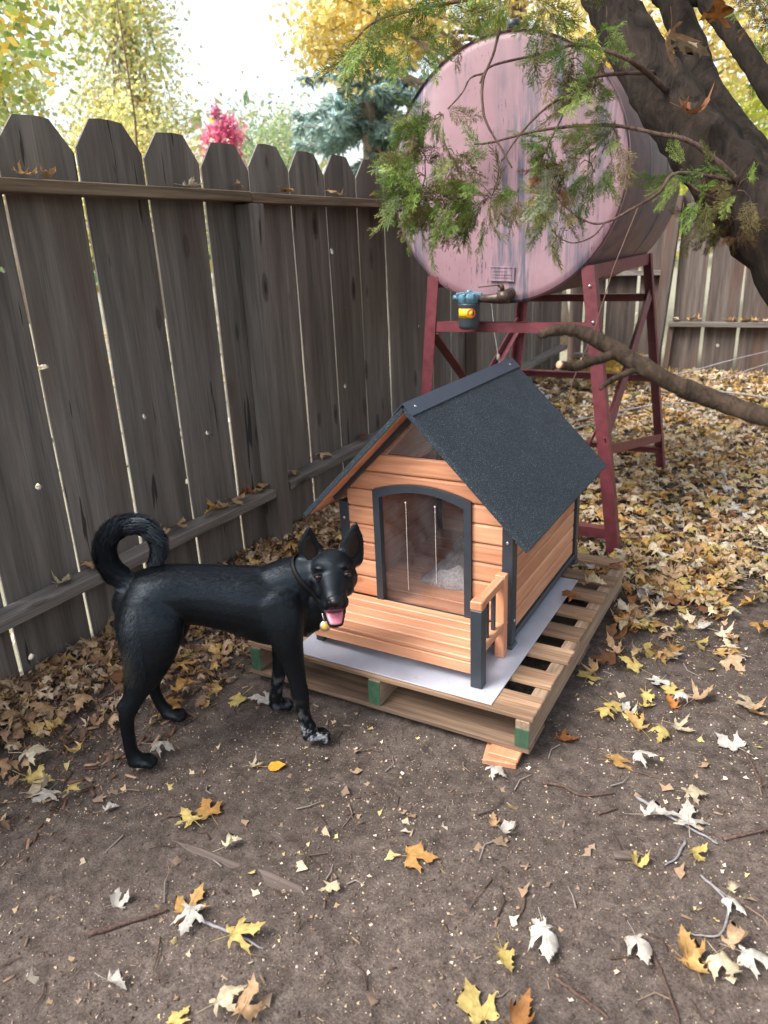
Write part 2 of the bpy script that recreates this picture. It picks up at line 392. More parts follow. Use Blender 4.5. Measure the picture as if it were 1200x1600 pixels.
# ---------------------------------------------------------------- fences
def fence_board(rng, w, h, t, ear, holes=(), crooked=.004):
    """one dog-eared board: x across, z up, front face towards -y, a little cupped and worn, knot holes cut through"""
    nz = 9; cup = rng.uniform(-.003, .004); bow = rng.uniform(-crooked, crooked); ed = [[rng.uniform(-.0022, .0022) for _ in range(nz)] for _ in (0, 1)]
    zs = [h*(i/(nz-1)) for i in range(nz)]; zs[-1] = h; zs[-2] = h-ear
    us = [-1, -.5, 0, .5, 1]; tt = rng.uniform(-.006, .006); V = []; F = []
    et = ear*rng.uniform(.74, .86)
    for side in (0, 1):
        for i, z in enumerate(zs):
            for u in us:
                x = u*w/2+bow*sin(pi*z/h)+(ed[0][i] if u == -1 else ed[1][i] if u == 1 else 0)
                zz = z
                if i == nz-1:
                    x = u*(w/2-et); zz = z+rng.uniform(-.002, .002)
                    if abs(u) == 1: zz -= .003
                y = cup*(1-u*u)*2+(t if side else 0)+tt*u*.4
                if abs(u) == 1: y += (-.004 if side else .003)
                V.append((x, y, zz))
    n = len(zs)*5
    for i in range(nz-1):
        for j in range(4):
            a = i*5+j; F.append((a, a+1, a+6, a+5)); F.append((a+n, a+n+5, a+n+6, a+n+1))
        F.append((i*5, i*5+5, i*5+5+n, i*5+n)); F.append((i*5+4, i*5+4+n, i*5+9+n, i*5+9))
    for j in range(4): F.append((j, j+n, j+1+n, j+1)); a = (nz-1)*5+j; F.append((a, a+1, a+1+n, a+n))
    mb = MB(); mb.add(V, F); me = mb.mesh('board', None)
    for (hx, hz, rx, rz) in holes:
        c = MB(); k = 10; prof = [(rx*(1+rng.uniform(-.22, .22))*cos(2*pi*q/k), rz*(1+rng.uniform(-.2, .2))*sin(2*pi*q/k)) for q in range(k)]
        c.add([(hx+px, -.05, hz+pz) for px, pz in prof]+[(hx+px*.8, .06, hz+pz*.8) for px, pz in prof], [tuple(range(k)), tuple(range(2*k-1, k-1, -1))]+[(q, q+k, (q+1) % k+k, (q+1) % k) for q in range(k)])
        bmx = bmesh.new(); cm = c.mesh('c', None); bmx.from_mesh(cm); bmesh.ops.recalc_face_normals(bmx, faces=bmx.faces); bmx.to_mesh(cm); bmx.free()
        bmx = bmesh.new(); bmx.from_mesh(me); bmesh.ops.recalc_face_normals(bmx, faces=bmx.faces); bmx.to_mesh(me); bmx.free()
        oc = bpy.data.objects.new('c', cm); ob = bpy.data.objects.new('b', me); COL.objects.link(oc); COL.objects.link(ob)
        md = ob.modifiers.new('h', 'BOOLEAN'); md.object = oc; md.operation = 'DIFFERENCE'; md.solver = 'EXACT'
        dg = bpy.context.evaluated_depsgraph_get(); me2 = bpy.data.meshes.new_from_object(ob.evaluated_get(dg))
        bpy.data.objects.remove(ob); bpy.data.objects.remove(oc); me = me2
    return me
rng = random.Random(11)
XB = -2.18                         # front face of the side fence's boards
fl = empty('wooden_fence', (XB, 2, 0), 'long weathered dog eared board fence running behind the dog and doghouse', 'fence')
HOLES = {}                         # (y, z) of knot holes in the side fence, by board
for y, z, ry, rz in ((1.503, 1.37, .012, .011), (1.969, .813, .012, .015), (2.3, .67, .013, .014), (2.32, .655, .005, .007), (1.471, .68, .014, .013), (2.14, .498, .009, .013), (3.359, 1.374, .014, .018), (3.403, .677, .012, .018), (1.309, .115, .013, .013), (1.822, .319, .011, .013), (3.46, 1.09, .006, .012), (4.3, .9, .01, .014), (2.62, .75, .004, .008), (1.575, 1.062, .022, .010)):
    k = math.floor((y-1.558)/.2957); HOLES.setdefault(k, []).append((y, z, ry, rz))
for k in range(-6, 20):
    y0 = 1.558+.2957*k; gap = rng.uniform(.0085, .013) if k < 7 else rng.uniform(.006, .010); w = .2957-gap; yc = y0+.2957/2
    me = fence_board(rng, w, 1.82+rng.uniform(-.012, .012), .014, .095, [(y-yc, z, a, b) for y, z, a, b in HOLES.get(k, [])])
    me.materials.append(M['fence']); o = bpy.data.objects.new('board', me); COL.objects.link(o); o.parent = fl
    o.location = (0, yc-2, 0); o.rotation_euler = (rng.uniform(-.003, .003), 0, pi/2)
# +90 deg about z takes the board's front (-y) to +x
for a, b in ((-1.2, 2.63), (2.634, 5.08), (5.084, 7.42)):
    m = MB(); m.beam((XB+.047, a, 1.6), (XB+.047, b, 1.603), .089, .04, ch=.003); m.build('rail', M['moss_rail'], fl, own=True)
for a, b in ((-.95, .19), (.29, 2.605), (2.72, 5.05), (5.16, 7.40)):
    m = MB(); m.beam((XB+.047, a, .316), (XB+.047, b, .312 if a < 1 else .36), .089, .04, ch=.003); m.build('rail', M['fence_h'], fl, own=True)
for y in (.24, 2.658, 5.10):
    m = MB(); m.box(XB+.003, XB+.092, y-.047, y+.047, -.3, 1.578, .004); m.build('post', M['fence'], fl, own=True)
# the fence across the back, in two runs with rails at different heights
YB = 7.6
fb = empty('wooden_fence', (-1.7, YB, 0), 'short run of grey board fence seen under the pink tank, its rail set high', 'fence')
fr = empty('wooden_fence', (.3, YB, 0), 'back fence of wide brown stained boards behind the cedar, its rail set low', 'fence')
for root, edges, lean in ((fb, [-2.16, -2.00, -1.79, -1.485, -1.215], .012), (fr, [-1.16, -.876, -.575, -.28, .02, .32, .61, .9, 1.2, 1.5, 1.8, 2.1, 2.4], .02)):
    for a, b in zip(edges[:-1], edges[1:]):
        w = b-a-rng.uniform(.022, .032); holes = [(-.01, .36, .018, .016)] if abs(a+.876) < .01 else []
        me = fence_board(rng, w, 1.80+rng.uniform(-.02, .02), .016, .095, holes, .006); me.materials.append(M['fence_b'])
        o = bpy.data.objects.new('board', me); COL.objects.link(o); o.parent = root; o.location = ((a+b)/2-root.location.x, 0, .02); o.rotation_euler = (0, rng.uniform(-.004, .004)+lean*.4, 0)
m = MB(); m.box(-2.06, -1.25, YB-.047-.045, YB-.003, 1.02, 1.062, .003); m.build('rail', M['fence_hx'], fb, own=True)
m = MB(); m.box(-2.06, -1.25, YB-.092, YB-.003, 1.58, 1.62, .003); m.build('rail', M['fence_hx'], fb, own=True)
m = MB(); m.box(-2.06, -1.25, YB-.092, YB-.003, .24, .28, .003); m.build('rail', M['fence_hx'], fb, own=True)
m = MB(); m.beam((-1.30, YB-.05, -.1), (-1.185, YB-.05, 1.70), .10, .09, up=(0, -1, 0), ch=.004); m.build('post', M['fence_b'], fb, own=True)
m = MB(); m.beam((-1.17, YB-.03, .16), (-1.15, YB-.03, .545), .05, .05, up=(0, -1, 0), ch=.004); m.build('brace', M['fence_b'], fr, own=True)
m = MB(); m.box(-1.17, 1.2, YB-.092, YB-.003, .555, .598, .003); m.build('rail', M['fence_hx'], fr, own=True)
m = MB(); m.box(-1.1, 1.2, YB-.092, YB-.003, 1.58, 1.62, .003); m.build('rail', M['fence_hx'], fr, own=True)
m = MB(); m.box(1.25, 1.34, YB-.092, YB-.003, -.2, 1.7, .003); m.build('post', M['fence_b'], fr, own=True)

# ---------------------------------------------------------------- pallet, block, sheet
PZ = .028
pal = empty('wooden_pallet', (-1.02, 2.25, 0), 'old wooden pallet with green painted stringer ends under the doghouse', 'pallet')
for x in (-1.495, -1.03, -.553):
    m = MB(); m.box(x-.021, x+.021, 1.668, 2.83, PZ+.0165, PZ+.1045, .003); s = m.build('stringer', M['pal_y'], pal, own=True)
    m = MB(); m.box(x-.0208, x+.0208, 1.6645, 1.6675, PZ+.018, PZ+.078 if x > -.9 else PZ+.1, .001); m.build('painted_end', M['green_end'], s)
for y, w in ((1.722, .108), (1.878, .078), (2.032, .074), (2.186, .078), (2.338, .074), (2.488, .076), (2.638, .074)):
    m = MB(); j = rng.uniform(-.008, .008); m.box(-1.525+j, -.522+j*.5, y-w/2, y+w/2, PZ+.105, PZ+.121, .0025); m.build('deck_board', M['pal_x'], pal, own=True)
m = MB(); m.box(-1.52, -.53, 2.775, 2.845, PZ+.105, PZ+.121, .0025); m.build('deck_board', M['pal_x'], pal, own=True)
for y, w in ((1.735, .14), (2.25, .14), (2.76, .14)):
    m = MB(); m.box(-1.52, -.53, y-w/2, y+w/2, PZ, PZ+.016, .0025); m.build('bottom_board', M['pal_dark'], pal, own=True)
blk = empty('wood_block', (-.6, 1.7, 0), 'small splintered wood offcuts wedged under the pallet corner', 'block')
m = MB(); m.box(-.065, .03, -.08, .06, -.004, .014, .002, Matrix.Translation((-.60, 1.70, 0)) @ Matrix.Rotation(.2, 4, 'Z')); m.build('offcut', M['cedar_y'], blk)
m = MB(); m.box(-.05, .04, -.075, .06, .0142, .0275, .002, Matrix.Translation((-.595, 1.705, 0)) @ Matrix.Rotation(.05, 4, 'Z')); m.build('offcut', M['cedar_y'], blk)
for (x, y) in ((-1.03, 2.3), (-1.48, 2.7), (-.6, 2.75)):
    m = MB(); m.box(x-.05, x+.05, y-.05, y+.05, -.03, PZ-.0005, .003); m.build('offcut', M['pal_x'], blk)
SZ = PZ+.1215
m = MB(); m.box(-1.345, -.648, 1.676, 2.575, SZ, SZ+.004, .001)
tag(m.build('white_sheet', M['sheet'], own=True), 'white hardboard sheet laid on the pallet under the doghouse', 'sheet')
SZ += .0045

# ---------------------------------------------------------------- doghouse
hs_ = empty('doghouse', (-1.01, 2.35, SZ), 'cedar plank doghouse with black gabled felt roof and front porch', 'doghouse')
YF, YK, XL, XR = 1.985, 2.745, -1.325, -.700       # front and back wall faces, outer faces of the posts
XC = (XL+XR)/2; APEX = .938
zr = [.236, .308, .372, .437, .502, .566, .629, .694, .757]
DL, DR, DT, DA = -1.186, -.836, .637, .669       # door opening, outer edge of its frame
def arch(x): return DT+(DA-DT)*(1-((x-(DL+DR)/2)/((DR-DL)/2))**2)
def roofhalf(z): return min((XR-XL)/2-.006, APEX-.022-z)
g = .0012
def siding(pts, name='siding_board', o=(0, YF, 0), u=(1, 0, 0), w=(0, 0, 1), mat='cedar_x', dep=.014):
    m = MB(); m.poly(pts, o, u, w, dep, .0075); return m.build(name, M[mat], hs_, own=True)
for a, b in zip(zr[:-1], zr[1:]):
    a += g; b -= g; ha, hb = roofhalf(a), roofhalf(b)
    if b <= DT+.001:
        siding([(XL+.03, a), (DL+.006, a), (DL+.006, b), (XL+.03, b)]); siding([(DR-.006, a), (XR-.03, a), (XR-.03, b), (DR-.006, b)])
    elif a < DA:
        n = 12; ar = [(DL+.006+(DR-DL-.012)*i/n) for i in range(n+1)]
        pts = [(XC-ha, a), (DL+.006, a)]+[(x, max(arch(x)-.004, a)) for x in ar if arch(x)-.004 > a]+[(DR-.006, a), (XC+ha, a), (XC+hb, b), (XC-hb, b)]
        siding(pts)
    else: siding([(XC-ha, a), (XC+ha, a), (XC+hb, b), (XC-hb, b)])
# side walls and back wall
zs_ = [.2, .262, .325, .388, .451, .514, .577]
for a, b in zip(zs_[:-1], zs_[1:]):
    siding([(2.025, a+g), (2.705, a+g), (2.705, b-g), (2.025, b-g)], o=(XR-.008, 0, 0), u=(0, 1, 0), mat='cedar_y')
    siding([(-2.705, a+g), (-2.025, a+g), (-2.025, b-g), (-2.705, b-g)], o=(XL+.008, 0, 0), u=(0, -1, 0), mat='cedar_y')
    siding([(-XR+.03, a+g), (-XL-.03, a+g), (-XL-.03, b-g), (-XR+.03, b-g)], o=(0, YK-.004, 0), u=(-1, 0, 0), mat='cedar_x')
siding([(-XC-.29, .58), (-XC+.29, .58), (-XC, .87)], o=(0, YK-.004, 0), u=(-1, 0, 0))
for x in (XL, XR):
    s_ = 1 if x == XL else -1
    for y in (YF-.004, YK+.004):
        t_ = 1 if y < 2.3 else -1
        m = MB(); m.box(min(x, x+s_*.036), max(x, x+s_*.036), min(y, y+t_*.04), max(y, y+t_*.04), SZ+.012, .578, .002); p = m.build('corner_post', M['black_paint'], hs_, own=True)
        m = MB(); m.box(min(x-s_*.004, x+s_*.04), max(x-s_*.004, x+s_*.04), min(y-t_*.004, y+t_*.044), max(y-t_*.004, y+t_*.044), SZ+.0002, SZ+.0118, .002); m.build('foot', M['black_plastic'], p)
        m = MB()
        for z in (.25, .52):
            m.lathe([(.0055, 0), (.0055, .002), (.002, .003)], (x+s_*.018, y-.0005 if t_ > 0 else y+.003, z), 10, 'y')
            m.lathe([(.0055, 0), (.0055, .002), (.002, .003)], (x+.0005 if s_ < 0 else x-.003, y+t_*.02, z), 10, 'x')
        m.build('screw', M['screw'], p)
    m = MB(); m.box(min(x, x+s_*.022), max(x, x+s_*.022), 2.022, 2.708, .178, .1985, .002); m.build('base_rail', M['black_paint'], hs_, own=True)
m = MB(); m.box(XL+.037, XR-.037, YF-.003, YF+.02, .178, .2, .002); m.build('base_rail', M['black_paint'], hs_, own=True)
# floor planks inside
for i in range(7):
    y = 2.0+i*.1035; m = MB(); m.box(XL+.03, XR-.03, y+.001, y+.1025, .2005, .216, .002); m.build('floor_plank', M['cedar_x'], hs_, own=True)
# door frame, clear flap with its two slits
m = MB(); n = 14; W = .024
outer = [(DL, .236)]+[(DL+(DR-DL)*i/n, arch(DL+(DR-DL)*i/n)+.0) for i in range(n+1)]+[(DR, .236)]
inner = [(DL+W, .236)]+[(DL+W+(DR-DL-2*W)*i/n, arch(DL+(DR-DL)*i/n)-W) for i in range(n+1)]+[(DR-W, .236)]
V = []; F = []
for y in (YF-.012, YF+.014):
    V += [(x, y, z) for x, z in outer]+[(x, y, z) for x, z in inner]
k = len(outer); k2 = 2*k
for i in range(k-1):
    F += [(i, i+1, i+1+k, i+k), (i+k2, i+k+k2, i+1+k+k2, i+1+k2), (i, i+k2, i+1+k2, i+1), (i+k, i+1+k, i+1+k+k2, i+k+k2)]
F += [(0, k, k+k2, k2), (k-1, k-1+k2, 2*k-1+k2, 2*k-1)]
m.add(V, F); dfr = m.build('door_frame', M['black_paint'], hs_, own=True)
m = MB(); m.box(DL, DR, YF-.016, YF+.01, .2365-.0125, .2355, .002); m.build('door_sill', M['black_paint'], hs_, own=True)
def m_flap():
    t = NT('clear_vinyl_flap'); tr = t.n('ShaderNodeBsdfTransparent'); tr.inputs[0].default_value = (.90, .89, .89, 1)
    gl = t.n('ShaderNodeBsdfGlossy'); gl.inputs['Roughness'].default_value = .12; gl.inputs[0].default_value = (.9, .93, 1, 1)
    lw = t.n('ShaderNodeLayerWeight'); lw.inputs[0].default_value = .5; pw = t.n('ShaderNodeMath', operation='POWER'); pw.inputs[1].default_value = 4; t.l(lw, pw, 'Facing', 0); fr = t.n('ShaderNodeMath', operation='MULTIPLY_ADD'); fr.inputs[1].default_value = .8; fr.inputs[2].default_value = .05; t.l(pw, fr, 0, 0); mp = t.coord(scale=(9, 1, 2.5), rnd=False); nz = t.noise(mp, 1.5, 5, .6, 1.5)
    mr = t.n('ShaderNodeMath', operation='MULTIPLY_ADD'); mr.inputs[1].default_value = .05; t.l(t.ramp(nz, [(.45, 0), (.75, 1)]), mr, 0, 0); t.l(fr, mr, 0, 2)
    t.bump(nz, .12, .003); b = [x for x in t.t.nodes if x.type == 'BUMP'][0]; t.l(b, gl, 0, 'Normal')
    mx = t.n('ShaderNodeMixShader'); t.l(mr, mx, 0, 0); t.l(gl, mx, 0, 2); df = t.n('ShaderNodeBsdfDiffuse'); df.inputs[0].default_value = (.62, .66, .72, 1); n5 = t.noise(t.coord(scale=(7, 7, 6), rnd=False), 1, 6, .65, .8); hz = t.ramp(n5, [(.38, .01), (.7, .08)]); m5 = t.n('ShaderNodeMixShader'); t.l(hz, m5, 0, 0); t.l(tr, m5, 0, 1); t.l(df, m5, 0, 2); t.l(m5, mx, 0, 1); t.l(mx, t.out, 0, 0); return t.m
M['flap'] = m_flap()
xs = [DL+W+.001, -1.068, -.963, DR-W-.001]; ins = .238; V = []; F = []; n = 18
for j in range(n+1):
    x = xs[0]+(xs[3]-xs[0])*j/n; zt = arch(DL+(x-DL-W)/(DR-DL-2*W)*(DR-DL))-W-.001
    for q in range(9): z = ins+(zt-ins)*q/8; V.append((x, YF+.004+.0035*(sin(j*.7)+.6*sin(j*1.9+1))*(1-q/8), z))
F = [(j*9+q, j*9+9+q, j*9+10+q, j*9+q+1) for j in range(n) for q in range(8)]
m = MB(); m.add(V, F, True); m.build('door_flap', M['flap'], hs_, own=True)
for x in xs[1:3]:
    m = MB(); m.box(x-.0006, x+.0006, YF-.001, YF+.0005, .29 if x < -1 else .335, .602, .0004); m.lathe([(.0032, 0), (.0032, .001), (.002, .002)], (x, YF-.001, .604), 10, 'y'); m.build('flap_slit', M['vinyl'], hs_)
# gable: dark strip along the rakes, ceiling beam and a clear pane
for s_ in (-1, 1):
    m = MB(); m.beam((XC+s_*.325, YF-.008, .60-.009), (XC+s_*.004, YF-.008, APEX-.028), .022, .02, up=(0, 1, 0), ch=.001); m.build('rake_trim', M['black_paint'], hs_, own=True)
m = MB(); m.beam((XC, YF+.03, APEX-.055), (XC, YK-.03, APEX-.055), .03, .05); m.build('ridge_beam', M['cedar_y'], hs_, own=True)
for yy in (YF+.03,):
    for s_ in (-1, 1):
        m = MB(); m.beam((XC+s_*.25, yy, APEX-.295), (XC+s_*.03, yy, APEX-.075), .02, .035, up=(0, 1, 0)); m.build('rafter', M['cedar_x'], hs_, own=True)
m = MB(); m.poly([(XC-.15, .76), (XC+.15, .76), (XC, .905)], (0, YF+.008, 0), (1, 0, 0), (0, 0, 1), .002); m.build('gable_pane', M['flap'], hs_)
# roof: two felted panels on boards, and the folded metal ridge cap
for s_ in (-1, 1):
    d = Vector((s_*.394, 0, -.394)); nrm = Vector((s_, 0, 1)).normalized(); a = Vector((XC, 0, .942)); L = .556
    def P(t_, y, h): q = a+d.normalized()*t_+nrm*h; return (q.x, y, q.z)
    m = MB(); Mx = Matrix(((d.normalized().x, 0, nrm.x, a.x), (0, 1, 0, 0), (d.normalized().z, 0, nrm.z, a.z), (0, 0, 0, 1)))
    m.box(.004, L, 1.885, 2.805, -.004, .004, .003, Mx); m.box(L-.006, L+.0005, 1.8845, 2.8055, -.013, .0035, .002, Mx)
    m.box(.006, L-.006, 1.8845, 1.889, -.013, .0035, .0015, Mx); m.box(.006, L-.006, 2.801, 2.8055, -.013, .0035, .0015, Mx)
    pnl = m.build('roof_panel', M['asphalt'], hs_, own=True)
    for i in range(6):
        m = MB(); t0 = .012+i*.0885; m.box(t0, t0+.0875, 1.8895, 2.8005, -.0155, -.0045, .0015, Mx); m.build('roof_plank', M['cedar_y'], pnl, own=True)
m = MB(); t_ = .0025; V = []; F = []
for y in (1.882, 2.808): V += [(XC-.034, y, .953-.034), (XC, y, .953), (XC+.034, y, .953-.034), (XC+.034-.002, y, .953-.034-.003), (XC, y, .953-.0045), (XC-.034+.002, y, .953-.034-.003)]
F = [(0, 1, 7, 6), (1, 2, 8, 7), (2, 3, 9, 8), (3, 4, 10, 9), (4, 5, 11, 10), (5, 0, 6, 11), (0, 5, 4, 1), (1, 4, 3, 2), (6, 7, 10, 11), (7, 8, 9, 10)]
m.add(V, F); cap = m.build('ridge_cap', M['ridge'], hs_, own=True)
m = MB()
for y in (1.93, 2.74):
    Mx = Matrix.Translation((XC+.018, y, .9355)) @ Matrix.Rotation(radians(45), 4, 'Y'); b = MB().lathe([(.005, 0), (.005, .0015), (.002, .0025)], (0, 0, 0), 10); m.add([Mx @ Vector(p) for p in b.v], b.f, True)
m.build('screw', M['screw'], cap)
# porch: five planks, edge board, post, railing
yp = [1.748, 1.797, 1.846, 1.895, 1.940, 1.984]
for a, b in zip(yp[:-1], yp[1:]):
    m = MB(); m.box(-1.30, -.738, a+.0022, min(b-.0018, YF-.004), .2235, .2385, .0035); m.build('porch_plank', M['cedar_x'], hs_, own=True)
m = MB(); m.box(-1.30, -.739, 1.746, 1.764, .186, .223, .0025); m.build('porch_edge', M['cedar_x'], hs_, own=True)
for x in (-1.295, -.76): m = MB(); m.box(x-.01, x+.01, 1.766, YF-.006, .19, .223, .002); m.build('porch_joist', M['cedar_y'], hs_, own=True)
m = MB(); m.box(-1.31, -1.28, 1.768, 1.798, SZ, .1855, .002); m.build('porch_leg', M['black_paint'], hs_, own=True)
m = MB(); m.box(-.736, -.700, 1.730, 1.766, SZ, .408, .002); pp = m.build('porch_post', M['black_paint'], hs_, own=True)
m = MB(); m.box(-.7365, -.6995, 1.7295, 1.7665, .4085, .437, .003); m.build('post_cap', M['cedar_z'], pp, own=True)
m = MB(); m.box(-.735, -.703, 1.920, 1.950, SZ, .437, .002); m.build('porch_post', M['cedar_z'], hs_, own=True)
for z in (.254, .405):
    m = MB(); m.box(-.732, -.706, 1.767, 1.9195, z, z+.026, .002); m.build('railing', M['cedar_y'], hs_, own=True)
for y in (1.815, 1.868):
    m = MB(); m.box(-.725, -.713, y-.006, y+.006, .2805, .4045, .001); m.build('baluster', M['black_paint'], hs_, own=True)
# bedding seen through the flap
rb = np.random.default_rng(3); n = 34; gx, gy = np.meshgrid(np.linspace(-1.14, -.745, n), np.linspace(2.19, 2.68, n)); kz = .03+.02*np.sin(gx*31+gy*9)+.016*np.sin(gy*37-gx*14)+.012*np.sin(gx*83+1)*np.sin(gy*71)
e = np.minimum(np.minimum(gx+1.14, -.745-gx), np.minimum(gy-2.19, 2.68-gy)); kz = .217+np.maximum(kz+.012, .006)*smooth(-.001, .035, e)
V = np.stack([gx+.01*np.sin(gy*30), gy+.012*np.sin(gx*26), kz], -1).reshape(-1, 3); i = np.arange(n-1)[None]+np.arange(n-1)[:, None]*n
t = NT('grey_fleece'); mp = t.coord(rnd=False); nz = t.noise(mp, 130, 4, .7); t.base(t.ramp(nz, [(.3, srgb(150, 150, 156)), (.7, srgb(226, 226, 230))])); t.set(Roughness=1); t.bump(nz, 1, .006)
me = bulk('blanket', V, np.stack([i, i+1, i+n+1, i+n], -1).reshape(-1, 4), t.m, smooth=True); bo = link('blanket', me)
md = bo.modifiers.new('thick', 'SOLIDIFY'); md.thickness = .004
tag(bo, 'crumpled light grey fleece blanket on the floor inside the doghouse', 'blanket')

# ---------------------------------------------------------------- fuel tank on its stand
YT, YT2 = 3.27, 4.56
def m_tank():
    t = NT('faded_pink_paint'); mp = t.coord(rnd=False); sx = t.n('ShaderNodeSeparateXYZ'); t.l(mp, sx, 0, 0)
    n = t.noise(mp, 3, 6, .6); c = t.ramp(n, [(.3, srgb(146, 112, 120)), (.55, srgb(158, 126, 134)), (.75, srgb(172, 146, 153))]).outputs[0]
    ms = t.coord(scale=(26, 26, 2.2), rnd=False); st = t.noise(ms, 1, 6, .65, .4); mw = t.coord(scale=(3.2, 3, .9), rnd=False); wide = t.noise(mw, 1, 3)
    k = t.n('ShaderNodeMath', operation='MULTIPLY'); t.l(t.ramp(st, [(.44, 0), (.58, 1)]), k, 0, 0); t.l(t.ramp(wide, [(.42, 0), (.54, 1)]), k, 0, 1)
    c = t.mix(c, srgb(92, 92, 106), k.outputs[0])
    mf = t.coord(scale=(120, 120, 16), rnd=False); fn = t.noise(mf, 1, 4, .7); mg = t.noise(mp, 7, 3); k2 = t.n('ShaderNodeMath', operation='MULTIPLY'); t.l(t.ramp(fn, [(.59, 0), (.64, 1)]), k2, 0, 0); t.l(t.ramp(mg, [(.48, 0), (.6, 1)]), k2, 0, 1)
    c = t.mix(c, srgb(66, 58, 68), k2.outputs[0]); t.base(c); t.set(Roughness=.5); t.bump(n, .12, .01); return t.m
M['tank'] = m_tank()
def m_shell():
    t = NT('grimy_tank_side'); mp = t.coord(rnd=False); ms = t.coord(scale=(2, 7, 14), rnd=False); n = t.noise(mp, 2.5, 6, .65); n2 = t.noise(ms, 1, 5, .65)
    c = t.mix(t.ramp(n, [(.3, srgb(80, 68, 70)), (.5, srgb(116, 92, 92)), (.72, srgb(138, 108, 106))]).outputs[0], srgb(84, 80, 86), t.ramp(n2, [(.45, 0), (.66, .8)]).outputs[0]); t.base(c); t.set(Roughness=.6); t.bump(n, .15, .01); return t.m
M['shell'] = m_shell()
TC = Vector((-1.238, 0, 1.652)); R_ = .530
tk = empty('fuel_tank', (TC.x, 3.9, 1.1), 'big round faded pink steel fuel tank lying on the red stand', 'tank')
prof = [(.0, 0), (.2, .004), (.38, .002), (R_-.035, 0), (R_-.006, .002), (R_, .01), (R_, .03)]
m = MB(); m.lathe([(r, -h) for r, h in prof], (TC.x, YT, TC.z), 96, 'y'); m.lathe([(R_+.0028, .004), (R_+.004, .001), (R_+.004, -.006), (R_+.002, -.012), (R_-.004, -.012), (R_-.004, .004)], (TC.x, YT-.0, TC.z), 96, 'y', caps=False); m.build('end_cap', M['tank'], tk)
m = MB(); m.lathe([(R_-.001, 0), (R_-.001, -1.27), (R_-.03, -1.285), (.2, -1.29)], (TC.x, YT+.01, TC.z), 96, 'y')
for y in (.43, .86): m.lathe([(R_-.002, -y), (R_+.003, -y-.004), (R_+.003, -y-.018), (R_-.002, -y-.022)], (TC.x, YT, TC.z), 96, 'y', caps=False)
m.build('shell', M['shell'], tk)
m = MB(); m.lathe([(.022, 0), (.022, .03), (.03, .032), (.03, .055), (.02, .06)], (TC.x+.02, YT+.06, TC.z+R_-.012), 16); m.build('vent_cap', M['black_plastic'], tk)
m = MB(); Mx = Matrix.Translation((-1.228, YT-.003, 1.247)) @ Matrix.Rotation(.04, 4, 'Y'); m.box(-.056, .056, -.004, .003, -.031, .031, .003, Mx); m.box(-.058, .058, -.0065, -.0035, .026, .031, .001, Mx); m.box(-.058, .058, -.0065, -.0035, -.031, -.026, .001, Mx)
pl = m.build('name_plate', M['tank'], tk); m = MB()
for z, ln in ((.012, 7), (-.002, 9), (-.014, 8)):
    for q in range(ln): m.box(-.045+q*.01, -.045+q*.01+rng.uniform(.004, .007), -.0062, -.0035, z-.003, z+.003, .0005, Mx)
m.build('embossed_lettering', M['tank'], pl)
# valve and filter
m = MB(); m.tube([(-1.19, YT, 1.165), (-1.19, YT-.035, 1.162), (-1.20, YT-.055, 1.155), (-1.24, YT-.062, 1.148), (-1.33, YT-.062, 1.146)], [.024, .024, .024, .02, .016], 14); m.lathe([(.028, -.024), (.028, .024)], (-1.20, YT-.058, 1.155), 8, 'x'); m.build('outlet_valve', M['brass'], tk)
m = MB(); m.tube([(-1.205, YT-.06, 1.18), (-1.21, YT-.06, 1.198), (-1.225, YT-.062, 1.205)], [.011, .011, .008], 8); m.beam((-1.215, YT-.062, 1.205), (-1.315, YT-.066, 1.196), .02, .005); m.build('valve_handle', M['darkink'], tk)
FX, FY = -1.365, YT-.062
m = MB(); m.lathe([(.03, 1.171), (.045, 1.168), (.056, 1.160), (.056, 1.145), (.050, 1.135), (.050, 1.128)], (FX, FY, 0), 24)
for q in range(8):
    a = q*pi/4; m.beam((FX+cos(a)*.02, FY+sin(a)*.02, 1.163), (FX+cos(a)*.062, FY+sin(a)*.062, 1.158), .012, .026)
m.lathe([(.012, 1.16), (.012, 1.182), (.006, 1.184)], (FX, FY, 0), 10); m.tube([(FX-.05, FY, 1.15), (FX-.075, FY, 1.152)], .012, 8); ft = m.build('filter_head', M['blue_head'], tk)
m = MB(); m.lathe([(.051, 1.1275), (.049, 1.12), (.0475, 1.03), (.044, 1.018), (.03, 1.012)], (FX, FY, 0), 32); cn = m.build('filter_canister', M['black_plastic'], tk)
def curved(name, mat, a0, a1, z0, z1, r, parent, n=10):
    V = []; F = []
    for i in range(n+1):
        a = a0+(a1-a0)*i/n
        for z in (z0, z1): V.append((FX+sin(a)*r, FY-cos(a)*r, z))
    F = [(2*i, 2*i+2, 2*i+3, 2*i+1) for i in range(n)]; m = MB(); m.add(V, F, True); o = m.build(name, mat, parent); md = o.modifiers.new('t', 'SOLIDIFY'); md.thickness = .0006; md.offset = 1
    return o
curved('yellow_label', M['yellow'], -.75, .75, 1.064, 1.106, .0498, cn)
m = MB(); V = []; F = []; n = 16
for i in range(n):
    a = 2*pi*i/n
    for r in (.013, .0195):
        an = .62+cos(a)*r/.0505; V.append((FX+sin(an)*.0512, FY-cos(an)*.0512, 1.086+sin(a)*r))
F = [(2*i, 2*i+1, (2*i+3) % (2*n), (2*i+2) % (2*n)) for i in range(n)]; m.add(V, F); m.build('label_emblem', M['redlab'], cn)
m = MB(); V = []; F = []
